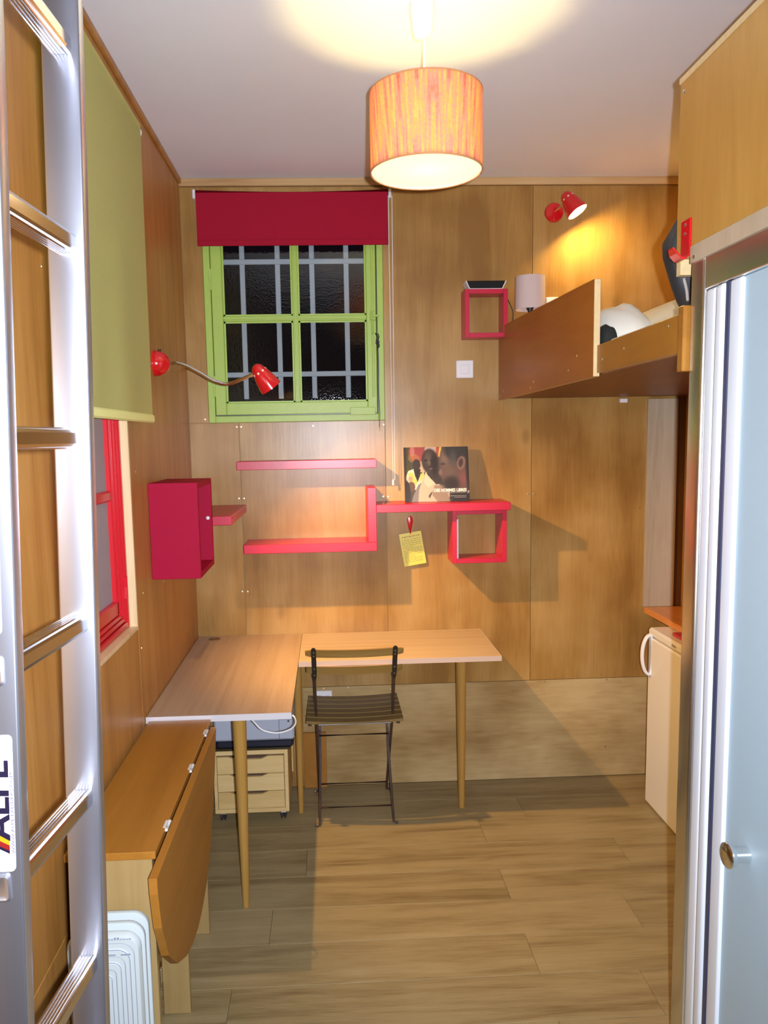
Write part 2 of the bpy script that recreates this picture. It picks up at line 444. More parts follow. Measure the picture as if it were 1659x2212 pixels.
# ------------------------------------------------------------------ the room
D = 3.64; XL = -0.624; XR = 1.645; ZC = 2.776; YF = -0.75; TP = 0.009
# floor and its planks
fl_o = bx('floor', XL - 0.2, XR + 0.1, YF - 0.05, D + 0.1, -0.06, -0.004, plain('floor_joint', (0.10, 0.06, 0.03), 0.7), kind='structure')
rows = [(3.25, 3.45, -0.43), (3.45, 3.64, 0.25), (3.05, 3.25, 0.606), (2.85, 3.05, -0.124), (2.65, 2.85, 0.613), (2.45, 2.65, -0.234), (2.247, 2.45, 0.612),
        (2.05, 2.247, -0.33), (1.85, 2.05, 0.61), (1.65, 1.85, -0.2), (1.45, 1.65, 0.5), (1.25, 1.45, -0.1), (1.05, 1.25, 0.6), (0.85, 1.05, 0.2),
        (0.65, 0.85, -0.3), (0.45, 0.65, 0.5), (0.25, 0.45, 0.0), (0.05, 0.25, 0.7), (-0.15, 0.05, -0.2), (-0.35, -0.15, 0.4), (-0.55, -0.35, 0.1), (-0.75, -0.55, 0.6)]
for y0, y1, jx in rows:
    x = jx - 1.25 * math.ceil((jx - XL) / 1.25)
    while x < XR:
        a, b = max(x, XL), min(x + 1.25, XR)
        if b - a > 0.02:
            bx('floor_plank', a + 0.0005, b - 0.0005, y0 + 0.0005, y1 - 0.0005, -0.004, 0.0, PLANKM, fl_o, bev=0.0006)
        x += 1.25

ceil = bx('ceiling', XL - 0.2, XR + 0.1, YF - 0.05, D + 0.1, ZC, ZC + 0.08, CEIL, kind='structure')

# back wall with window opening; plywood panels stand proud
WX0, WX1, WZ0, WZ1 = -0.534, 0.257, 1.725, 2.62
bm = bmesh.new()
BY0, BY1 = D + TP, D + 0.16
box(bm, XL - 0.2, WX0, BY0, BY1, 0, ZC); box(bm, WX1, XR + 0.1, BY0, BY1, 0, ZC)
box(bm, WX0, WX1, BY0, BY1, 0, WZ0); box(bm, WX0, WX1, BY0, BY1, WZ1, ZC)
wb = obj('wall_back', bm, PLYEDGE2, kind='structure')
G = 0.0012
def pan(x0, x1, z0, z1, m=PLY, t=0.0):
    return bx('plywood_panel', x0 + G, x1 - G, D - t, D + TP, z0 + G, z1 - G, m, wb, bev=0.0008)
pan(XL, WX0, WZ0, ZC - 0.033); pan(WX0, WX1, WZ1, ZC - 0.033)
pan(WX1, 0.93, 0.487, ZC - 0.033); pan(0.93, XR, 0.487, ZC - 0.033)
pan(XL, -0.402, 0.487, WZ0); pan(-0.402, WX1, 0.487, WZ0)
pan(XL, -0.15, 0.0, 0.487, PLY); pan(-0.15, XR, 0.0, 0.487, PLYP)
bm = bmesh.new()
for x, z in [(-.413, 1.706), (-.394, 1.706), (-.069, 1.705), (.252, 1.705), (-.553, 1.742), (-.415, 1.382), (-.392, 1.382), (.245, 1.377), (.268, 1.376), (.916, 1.375), (.942, 1.375),
             (.937, .949), (-.415, .952), (-.390, .951), (.065, .479), (.554, .477), (-.051, .478), (.265, .465), (1.298, .148), (1.44, 1.30), (1.0, .479), (1.3, .479)]:
    lathe(bm, [(0.0042, 0.0), (0.0038, 0.0012), (0.0, 0.0016)], (x, D, z), (0, -1, 0), 10)
obj('screw_heads', bm, STEEL, wb, kind='stuff')
tr = bx('trim_1', XL, XR, D - 0.012, D + TP, ZC - 0.032, ZC, BATTEN, kind='structure', bev=0.002)

# left wall with window opening
LY0, LY1, LZ0, LZ1 = 1.98, 2.532, 1.05, 2.45
bm = bmesh.new()
LX0, LX1 = XL - 0.2, XL - TP
box(bm, LX0, LX1, YF - 0.05, LY0, 0, ZC); box(bm, LX0, LX1, LY1, D + 0.1, 0, ZC)
box(bm, LX0, LX1, LY0, LY1, 0, LZ0); box(bm, LX0, LX1, LY0, LY1, LZ1, ZC)
wl = obj('wall_left', bm, PLYEDGE2, kind='structure')
def panl(y0, y1, z0, z1):
    return bx('plywood_panel', XL - TP, XL, y0 + G, y1 - G, z0 + G, z1 - G, PLYL, wl, bev=0.0008)
panl(YF, 0.75, 0.53, ZC); panl(0.75, LY0, 0.53, ZC); panl(LY1, D, 0.53, ZC); panl(LY0, LY1, 0.53, LZ0); panl(LY0, LY1, LZ1, ZC)
panl(YF, 1.3, 0, 0.53); panl(1.3, D, 0, 0.53)
bm = bmesh.new()
for y, z in [(1.8435, 2.0355), (1.88, 1.845), (1.80, .55), (1.80, .50), (2.6, 1.55), (2.62, 1.15), (2.9, 1.27), (2.95, 1.13), (2.56, 0.98)]:
    lathe(bm, [(0.0042, 0.0), (0.0038, 0.0012), (0.0, 0.0016)], (XL, y, z), (1, 0, 0), 10)
obj('screw_heads', bm, STEEL, wl, kind='stuff')
bx('trim_2', XL, XL + 0.012, YF, D - 0.012, ZC - 0.022, ZC, PLYL, kind='structure', bev=0.002)
wr = bx('wall_right', XR, XR + 0.1, YF - 0.05, D + 0.1, 0, ZC, PLYL, kind='structure')
wf = bx('wall_front', XL - 0.2, XR + 0.1, YF - 0.1, YF, 0, ZC, PLYL, kind='structure')

# ------------------------------------------------------------------ window 1 (back wall, lime)
w1 = bpy.data.objects.new('window_1', None); COL.objects.link(w1); w1.location = (-0.14, D, WZ0); w1['kind'] = 'structure'
bm = bmesh.new()
FO = 0.03; y0, y1 = D - 0.006, D + 0.075
box(bm, WX0, WX0 + FO, y0, y1, WZ0, WZ1, 0.002); box(bm, WX1 - FO, WX1, y0, y1, WZ0, WZ1, 0.002)
box(bm, WX0 + FO, WX1 - FO, y0, y1, WZ0, WZ0 + FO, 0.002); box(bm, WX0 + FO, WX1 - FO, y0, y1, WZ1 - FO, WZ1, 0.002)
obj('window_frame', bm, LIME, w1)
# sash
sx0, sx1, sz0, sz1 = WX0 + FO + .003, WX1 - FO - .003, WZ0 + FO + .003, WZ1 - FO - .003
gx0, gx1, gz0, gz1 = -0.453, 0.181, 1.812, 2.54
y0, y1 = D - 0.012, D + 0.035
bm = bmesh.new()
box(bm, sx0, gx0, y0, y1, sz0, sz1, 0.003); box(bm, gx1, sx1, y0, y1, sz0, sz1, 0.003)
box(bm, gx0, gx1, y0, y1, sz0, gz0, 0.003); box(bm, gx0, gx1, y0, y1, gz1, sz1, 0.003)
sash = obj('sash', bm, LIME, w1)
bm = bmesh.new()
mx_, mz_ = -0.134, 2.182
box(bm, mx_ - .0125, mx_ + .0125, D, D + .03, gz0 - .001, gz1 + .001, 0.003); box(bm, gx0, gx1, D + .001, D + .029, mz_ - .012, mz_ + .012, 0.003)
box(bm, mx_ - .0045, mx_ + .0045, D - .005, D + .002, gz0, gz1, 0.001); box(bm, gx0, gx1, D - .004, D + .002, mz_ - .0045, mz_ + .0045, 0.001)
for a, b in ((gx0, mx_ - .0125), (mx_ + .0125, gx1)):      # putty beads round every pane
    for c, d in ((gz0, mz_ - .012), (mz_ + .012, gz1)):
        box(bm, a, a + .007, D + .010, D + .016, c, d); box(bm, b - .007, b, D + .010, D + .016, c, d)
        box(bm, a, b, D + .010, D + .016, c, c + .007); box(bm, a, b, D + .010, D + .016, d - .007, d)
obj('glazing_bars', bm, LIME, sash)
for a, b in ((gx0, mx_ - .0125), (mx_ + .0125, gx1)):
    for c, d in ((gz0, mz_ - .012), (mz_ + .012, gz1)):
        bx('pane', a + .001, b - .001, D + 0.0165, D + 0.0205, c + .001, d - .001, WGLASS, sash)
for z in (1.885, 2.35):
    tb('hinge', [(WX0 + FO, D - .010, z - .045), (WX0 + FO, D - .010, z + .045)], 0.005, LIME, w1)
# espagnolette handle and bolt plate, painted over
bm = bmesh.new()
box(bm, 0.203, 0.212, D - .024, D - .012, 1.83, 2.5, 0.002)
obj('bolt_rod', bm, LIME, w1)
bm = bmesh.new()
box(bm, 0.196, 0.222, D - .03, D - .011, 2.165, 2.205, 0.003); box(bm, 0.202, 0.21, D - .045, D - .028, 2.105, 2.20, 0.003); box(bm, 0.205, 0.235, D - .04, D - .028, 2.178, 2.187, 0.002)
obj('window_handle', bm, LIME, w1)
bm = bmesh.new(); box(bm, 0.10, 0.215, D - .016, D - .010, 1.75, 1.785, 0.002)
obj('corner_plate', bm, LIME, w1)
bm = bmesh.new()
box(bm, gx1 + .046, gx1 + .0485, D - .0125, D - .0118, sz0, sz1); box(bm, sx0, sx1, D - .0125, D - .0118, sz0 - .003, sz0 + .001)
obj('shadow_gap', bm, BLACK, w1)

# grille outside the window
gr = thing('window_grille', 'white painted bar grille outside behind the lime green window panes', 'grille', (-0.14, D + 0.12, 1.74))
S = (D + 0.12) / D
def gp(x, z): return (x * S, (z - CAM_H) * S + CAM_H)
GW = plain('white_bar_paint', (0.62, 0.64, 0.70), 0.6)
for x in (-.363, -.208, -.057, .0945):
    c = gp(x, 2.0)[0]; zb = gp(x, 1.828)[1]
    bx('grille_bar', c - .0115, c + .0115, D + .112, D + .128, zb, 2.62, GW, gr, bev=.002)
for z in (2.4225, 1.935):
    zc = gp(0, z)[1]
    bx('grille_rail', WX0, WX1, D + .104, D + .1118, zc - .0115, zc + .0115, GW, gr, bev=.002)

# ------------------------------------------------------------------ window 2 (left wall, red) with pale reveal
w2 = bpy.data.objects.new('window_2', None); COL.objects.link(w2); w2.location = (XL, 2.25, LZ0); w2['kind'] = 'structure'
bm = bmesh.new(); box(bm, XL - .10, XL + .001, LY1 - .012, LY1, LZ0, LZ1, .001); obj('reveal_board', bm, JAMB, w2)
bm = bmesh.new(); box(bm, XL - .10, XL + .001, LY0, LY0 + .012, LZ0, LZ1, .001); obj('reveal_board', bm, JAMB, w2)
bm = bmesh.new(); box(bm, XL - .10, XL + .001, LY0 + .012, LY1 - .012, LZ0, LZ0 + .012, .001); obj('sill_board', bm, JAMB, w2)
fx0, fx1 = XL - .095, XL - .022
bm = bmesh.new()
a, b, c, d = LY0 + .012, LY1 - .012, LZ0 + .012, LZ1
box(bm, fx0, fx1, b - .02, b, c, d, .004); box(bm, fx0, fx1, a, a + .02, c, d, .004); box(bm, fx0, fx1, a + .02, b - .02, c, c + .02, .004); box(bm, fx0, fx1, a + .02, b - .02, d - .02, d, .004)
obj('window_frame', bm, REDPAINT, w2)
bm = bmesh.new()
a, b, c, d = a + .022, b - .022, c + .022, d - .022
for q, p0, xx in ((.013, 0, XL - .028), (.026, .013, XL - .034), (.042, .026, XL - .041)):
    box(bm, fx0, xx, b - q, b - p0 - .001, c + p0, d - p0, .004); box(bm, fx0, xx, a + p0 + .001, a + q, c + p0, d - p0, .004)
    box(bm, fx0, xx, a + p0, b - p0, c + p0 + .001, c + q + (.03 if q > .04 else 0), .004); box(bm, fx0, xx, a + p0, b - p0, d - q, d - p0 - .001, .004)
s2 = obj('sash', bm, REDPAINT, w2)
bm = bmesh.new(); box(bm, fx0, XL - .042, a + .042, b - .042, 1.468, 1.50, .005); obj('glazing_bar', bm, REDPAINT, s2)
bx('pane', XL - .060, XL - .056, a + .04, b - .04, c + .06, 1.47, LGLASS, s2); bx('pane', XL - .060, XL - .056, a + .04, b - .04, 1.498, d - .04, LGLASS, s2)
tb('hinge', [(XL - .022, LY1 - .043, 1.16), (XL - .022, LY1 - .043, 1.23)], .006, REDPAINT, w2)

# ------------------------------------------------------------------ roller blinds
rb = thing('roller_blind', 'crimson red fabric roller blind half lowered over the lime green window', 'blind', (-0.13, D, 2.72))
yb = D - .042
bm = bmesh.new(); tube(bm, [(-.548, yb + .012, 2.703), (.283, yb + .012, 2.703)], .018, 16); obj('roller', bm, REDFAB, rb, smooth='auto')
bm = bmesh.new(); box(bm, -.547, .281, yb - .0065, yb - .0050, 2.497, 2.705); obj('fabric', bm, REDFAB, rb)
bm = bmesh.new(); box(bm, -.547, .281, yb - .0095, yb - .002, 2.483, 2.508, .002); obj('hem_bar', bm, REDFAB, rb)
for x0, x1 in ((-.562, -.549), (.284, .297)):
    bm = bmesh.new(); box(bm, x0, x1, yb - .004, D - .0005, 2.682, 2.722, .004)
    obj('end_bracket', bm, WHITE, rb, label='white end bracket')
def chain(x, y, z0, z1, gap, parent, mat=WHITE):
    for dx in (-gap / 2, gap / 2):
        tb('bead_chain', [(x + dx, y, z0), (x + dx * .8, y, (z0 + z1) / 2), (x + dx * .5, y, z1)], .0014, mat, parent, 6)
chain(.291, yb, 2.69, 1.455, .016, rb)
bm = bmesh.new(); box(bm, .282, .292, yb - .003, yb + .003, 1.43, 1.458, .002); obj('chain_weight', bm, WHITE, rb)

gb = thing('roller_blind', 'lime green fabric roller blind hanging on the left wooden wall', 'blind', (XL, 2.3, 2.66))
xb = XL + .030
bm = bmesh.new(); tube(bm, [(XL + .022, 1.93, 2.64), (XL + .022, 2.735, 2.64)], .019, 16); obj('roller', bm, LIMEFAB, gb, smooth='auto')
bm = bmesh.new()
n = 12
vs = []
for i in range(n + 1):
    y = 1.90 + (2.69 - 1.90) * i / n + 0; 
    for j in range(9):
        z = 2.66 - (2.66 - 1.73) * j / 8
        yy = y + (0.035 * (1 - j / 8)) * (i / n)
        vs.append(bm.verts.new((xb + .012 + .0035 * math.sin(i * 1.1) * (j / 8) ** 2, yy, z)))
for i in range(n):
    for j in range(8):
        bm.faces.new((vs[i * 9 + j], vs[i * 9 + j + 1], vs[(i + 1) * 9 + j + 1], vs[(i + 1) * 9 + j]))
bmesh.ops.solidify(bm, geom=bm.faces[:], thickness=.0015)
obj('fabric', bm, LIMEFAB, gb, smooth='auto')
bm = bmesh.new(); box(bm, xb + .006, xb + .020, 1.902, 2.695, 1.708, 1.735, .005); obj('hem_bar', bm, LIMEFAB, gb)
bm = bmesh.new(); lathe(bm, [(0.0, 0), (.021, 0), (.021, .006), (.012, .012), (0, .013)], (XL + .022, 2.733, 2.64), (0, 1, 0), 18); obj('end_bracket', bm, WHITE, gb, label='white end cap')

# black cord knotted on the window handle
ck = thing('knotted_cord', 'black cord with a knot hanging from the green window handle', 'cord', (.225, D - .05, 2.08))
yk = D - .05
tb('cord', [(.226, yk, 2.07), (.229, yk, 1.98), (.228, yk, 1.85), (.231, yk, 1.76), (.229, yk, 1.695)], .0022, BLACK, ck, 6, sm=4)
bm = bmesh.new()
tube(bm, smooth_path([(.218, yk, 2.105), (.226, yk - .004, 2.088), (.221, yk, 2.06), (.232, yk - .004, 2.066), (.222, yk - .006, 2.078), (.233, yk, 2.052), (.226, yk, 2.04)], 5), .0034, 6)
tube(bm, smooth_path([(.228, yk, 2.072), (.233, yk, 2.09), (.229, D - .032, 2.106)], 4), .002, 6)
obj('knot', bm, BLACK, ck, smooth=True)
lt('cord_tip', [(0, 0), (.0024, 0), (.0024, .02), (0, .02)], (.229, yk, 1.677), (0, 0, 1), STEEL, ck, 8)

# ------------------------------------------------------------------ pendant lamp
PX, PY = 0.279, 2.228
pl = thing('pendant_lamp', 'pendant lamp with an orange feather-patterned drum shade on the ceiling', 'lamp', (PX, PY, ZC))
lt('ceiling_cup', [(0, ZC), (.033, ZC), (.0345, ZC - .012), (.033, ZC - .03), (.027, ZC - .07), (.022, ZC - .082), (.006, ZC - .085), (0, ZC - .085)], (PX - .007, PY, 0), (0, 0, 1), WHITE, pl, label='white plastic ceiling cup')
tb('ceiling_hook', [(PX, PY - .036, ZC), (PX, PY - .042, ZC - .02), (PX, PY - .036, ZC - .028), (PX, PY - .03, ZC - .018)], .0045, WHITE, pl, 8, sm=3)
tb('cord', [(PX - .004, PY, ZC - .08), (PX, PY, 2.43)], .0032, WHITE, pl, 8)
R0, ZT, ZB = .150, 2.552, 2.352
bm = bmesh.new()
lathe(bm, [(R0, ZB), (R0, ZT), (R0 - .0025, ZT), (R0 - .0025, ZB)], (PX, PY, 0), (0, 0, 1), 64, closed=True)
for f in bm.faces:
    c = f.calc_center_median(); r = math.hypot(c.x - PX, c.y - PY)
    if r < R0 - .002: f.material_index = 1
sh = obj('shade', bm, [SHADEM, SHADEIN], pl, smooth='auto')
for z in (ZT, ZB):
    bm = bmesh.new(); pts = [(PX + (R0 - .0005) * math.cos(a * math.pi / 24), PY + (R0 - .0005) * math.sin(a * math.pi / 24), z) for a in range(49)]
    tube(bm, pts, .0022, 6, caps=False); obj('rim', bm, plain('shade_rim', (.55, .25, .1), .6), sh, smooth=True)
lt('added_diffuser', [(0, 0), (R0 - .004, 0), (R0 - .004, .002), (0, .002)], (PX, PY, ZB + .006), (0, 0, 1), DIFFUS, pl, 48, label='white disc added to soften the downlight')  # disc added under the bulb to soften its downward light
bm = bmesh.new()
for k in range(3):
    a = k * 2 * math.pi / 3 + .4
    tube(bm, [(PX + .018 * math.cos(a), PY + .018 * math.sin(a), ZT - .035), (PX + (R0 - .003) * math.cos(a), PY + (R0 - .003) * math.sin(a), ZT - .004)], .0018, 6)
obj('shade_spider', bm, WHITE, pl)
lt('lamp_holder', [(0, .07), (.012, .07), (.02, .05), (.02, 0), (0, 0)], (PX, PY, 2.455), (0, 0, 1), WHITE, pl, 18)
BZ = 2.425
bm = bmesh.new(); lathe(bm, [(0, -.034), (.016, -.030), (.028, -.014), (.030, 0), (.026, .014), (.015, .03), (.012, .036), (0, .036)], (PX, PY, BZ), (0, 0, 1), 16)
obj('bulb', bm, emit('pendant_bulb', (1.0, .74, .27), PENDANT_W), pl, smooth=True, label='glowing warm bulb')

# ------------------------------------------------------------------ red lamps
def cone_shade(apex, axis, L, r0, r1, parent, bulb_w, mat_name, bulb_r=.013, bulb_at=.53, col=(1.0, .50, .13)):
    ax = Vector(axis).normalized(); o = Vector(apex)
    fr = [(.0, .0), (.012, .20), (.05, .36), (.13, .50), (.25, .62), (.42, .74), (.62, .86), (.82, .95), (1.0, 1.0)]
    def rad(t):
        for (a, ra), (b, rb_) in zip(fr, fr[1:]):
            if t <= b: return r1 * (ra + (rb_ - ra) * max(0, t - a) / (b - a))
        return r1
    prof = [(r1 * q, L * t) for t, q in fr] + [(max(0, r1 * q - .0022), L * max(t, .06)) for t, q in fr[::-1][:-2]] + [(0, L * .06)]
    bm = bmesh.new(); lathe(bm, prof, o, ax, 36)
    for f in bm.faces:
        c = f.calc_center_median() - o; h = c.dot(ax); r = (c - ax * h).length
        if h > L * .055 and r < rad(h / L) - .0016: f.material_index = 1
    s = obj('shade', bm, [REDMETAL, plain('white_reflector', (.85, .82, .75), .4)], parent, smooth='auto')
    # vent holes near the top
    x, y, _ = frame_of(ax); bm = bmesh.new()
    for k in range(8):
        a = k * math.pi / 4 + .2; d = x * math.cos(a) + y * math.sin(a); h = L * .30; rr = rad(.30) - .0002
        lathe(bm, [(.0045, 0), (.0035, .0007), (0, .0008)], o + ax * h + d * rr, (d + ax * -.35), 10)
    obj('vent_holes', bm, plain('lit_vent', (.8, .62, .5), .3), s)
    bm = bmesh.new(); lathe(bm, [(0, -bulb_r), (bulb_r * .7, -bulb_r * .7), (bulb_r, 0), (bulb_r * .7, bulb_r * .7), (0, bulb_r)], o + ax * L * bulb_at, ax, 14)
    obj('bulb', bm, emit(mat_name, col, bulb_w), parent, smooth=True, label='glowing warm bulb')
    return s

GY = 2.965
gl = thing('gooseneck_wall_lamp', 'red gooseneck lamp reaching from the left wall across the window', 'lamp', (XL, GY, 1.927))
lt('wall_base', [(0, 0), (.046, 0), (.047, .006), (.044, .022), (.034, .042), (.018, .054), (.007, .058), (0, .058)], (XL, GY, 1.928), (1, 0, 0), REDMETAL, gl, 32)
lt('switch_knob', [(0, 0), (.006, 0), (.006, .006), (0, .007)], (XL + .02, GY, 1.972), (0, 0, 1), BLACK, gl, 12)
neck = [(-.566, GY, 1.928), (-.545, GY, 1.928), (-.511, GY, 1.918), (-.464, GY, 1.893), (-.415, GY, 1.864), (-.366, GY, 1.851), (-.315, GY - .020, 1.863), (-.258, GY - .045, 1.884)]
tb('flexible_neck', neck, .0062, CHROME, gl, 12, sm=6)
GA = Vector((.55, .22, -.80)).normalized()
cone_shade(Vector((-.259, 2.915, 1.913)), GA, .100, .024, .041, gl, GOOSE_W, 'gooseneck_bulb', bulb_at=.56, col=(1.0, .56, .17))

sl = thing('wall_spot_lamp', 'small red spotlight lit on the back wall above the bed', 'lamp', (1.023, D, 2.625))
lt('wall_base', [(0, 0), (.042, 0), (.042, .01), (.038, .018), (.012, .022), (0, .022)], (1.023, D, 2.625), (0, -1, 0), REDMETAL, sl, 32)
tb('arm', [(1.023, D - .02, 2.625), (1.042, D - .055, 2.642), (1.06, D - .095, 2.65)], .004, CHROME, sl, 10, sm=4)
cone_shade(Vector((1.040, D - .10, 2.682)), Vector((.50, -.24, -.83)), .105, .024, .046, sl, SPOT_W, 'spot_bulb', bulb_at=.82, bulb_r=.018, col=(1.0, .62, .17))

# ------------------------------------------------------------------ red shelves
sa = bx('wall_shelf', -.403, .2065, 3.49, D - .001, 1.516, 1.5535, RED, bev=.0015)
tag(sa, 'straight red shelf just below the window, highest on the back wall', 'shelf', 'red wall shelves')
zs = thing('stepped_shelf', 'red stepped shelf of two boards joined by an upright, carrying the book', 'shelf', (.2, D, 1.15))
bx('shelf_board', -.379, .2000, 3.435, D - .001, 1.155, 1.194, RED, zs, bev=.0015)
bx('upright', .162, .2000, 3.435, D - .001, 1.194, 1.432, RED, zs, bev=.0015)
bx('shelf_board', .2000, .788, 3.435, D - .001, 1.322, 1.3565, RED, zs, bev=.0015)
ss = bx('corner_shelf', XL + .001, -.382, 3.088, D - .001, 1.320, 1.3545, RED, bev=.0015)
tag(ss, 'short red shelf in the corner behind the red wall box', 'shelf', 'red wall shelves')

def cube_shelf(x0, x1, z0, z1, yf, label, t=.020):
    c = thing('cube_shelf', label, 'shelf', ((x0 + x1) / 2, D, z0), 'red cube shelves')
    bx('side_panel', x0, x0 + t, yf, D - .001, z0, z1, RED, c, bev=.001); bx('side_panel', x1 - t, x1, yf, D - .001, z0, z1, RED, c, bev=.001)
    bx('top_panel', x0 + t, x1 - t, yf, D - .001, z1 - t, z1, RED, c, bev=.001); bx('bottom_panel', x0 + t, x1 - t, yf, D - .001, z0, z0 + t, RED, c, bev=.001)
    return c
cube_shelf(.539, .782, 1.083, 1.3215, 3.485, 'open red cube hanging under the shelf with the book')
cube_shelf(.607, .797, 2.075, 2.282, 3.54, 'open red cube by the bed with a black clock on top')
bk = thing('booklet', 'thin white booklet standing inside the lower red cube', 'booklet', (.564, 3.58, 1.103))
bx('pages', .561, .567, 3.495, 3.625, 1.1035, 1.280, plain('booklet_paper', (.75, .72, .72), .6, noise=.3, nscale=120), bk)
bx('cover', .5595, .561, 3.493, 3.627, 1.1035, 1.281, WHITE, bk)

# red box on the left wall, open towards the room
rc = thing('wall_box', 'deep red open wall box on the left wall above the desk', 'box shelf', (XL, 2.92, 1.17))
x1 = -.455; y0, y1, z0, z1, t = 2.758, 3.085, 1.170, 1.504, .020
bx('side_panel', XL + .001, x1, y0, y0 + t, z0, z1, REDCAB, rc, bev=.001); bx('side_panel', XL + .001, x1, y1 - t, y1, z0, z1, REDCAB, rc, bev=.001)
bx('top_panel', XL + .001, x1, y0 + t, y1 - t, z1 - t, z1, REDCAB, rc, bev=.001); bx('bottom_panel', XL + .001, x1, y0 + t, y1 - t, z0, z0 + t, REDCAB, rc, bev=.001)
bx('back_panel', XL + .001, XL + .008, y0 + t, y1 - t, z0 + t, z1 - t, REDCAB, rc)
lt('screw_cap', [(0, 0), (.007, 0), (.007, .002), (.004, .005), (0, .006)], (-.470, y1 - t, 1.352), (.1, -1, 0), WHITE, rc, 14)  # white colour stands in for the flash glinting off the cap

# ------------------------------------------------------------------ book
bo = thing('picture_book', 'landscape photo book titled DES HOMMES LIBRES leaning on the red shelf', 'book', (.478, 3.55, 1.357))
bt = .055
def BP(u, v, off=0.0):   # cover plane, leaning back a little
    return (.336 + .290 * u, 3.535 + bt * v * .9 - off, 1.3575 + .2425 * v)
bm = bmesh.new()
for a, b in ((0.0, .016),):
    vs = [bm.verts.new(BP(u, v, o)) for o in (0.0, -.016) for u, v in ((0, 0), (1, 0), (1, 1), (0, 1))]
for f in ((0, 1, 2, 3), (7, 6, 5, 4), (0, 4, 5, 1), (1, 5, 6, 2), (2, 6, 7, 3), (3, 7, 4, 0)): bm.faces.new([vs[i] for i in f])
bmesh.ops.recalc_face_normals(bm, faces=bm.faces[:])
obj('book_block', bm, plain('book_cover_board', (.05, .045, .05), .4), bo)
def sstep(e0, e1, x):
    t = max(0, min(1, (x - e0) / (e1 - e0))); return t * t * (3 - 2 * t)
def el(u, v, cx, cy, rx, ry, soft=.12, rot=0.0):
    c, s = math.cos(rot), math.sin(rot); du, dv = (u - cx) * 1.2, v - cy
    a, b = (du * c + dv * s) / (rx * 1.2), (-du * s + dv * c) / ry
    return 1 - sstep(1 - soft, 1 + soft, math.hypot(a, b))
def mixc(a, b, t): return tuple(p + (q - p) * t for p, q in zip(a, b))
def poly(u, v, pts, soft=.006):
    ins = False; dm = 9; n = len(pts)
    for i in range(n):
        x1_, y1_ = pts[i]; x2_, y2_ = pts[(i + 1) % n]
        if (y1_ > v) != (y2_ > v) and u < (x2_ - x1_) * (v - y1_) / (y2_ - y1_) + x1_: ins = not ins
    return 1.0 if ins else 0.0
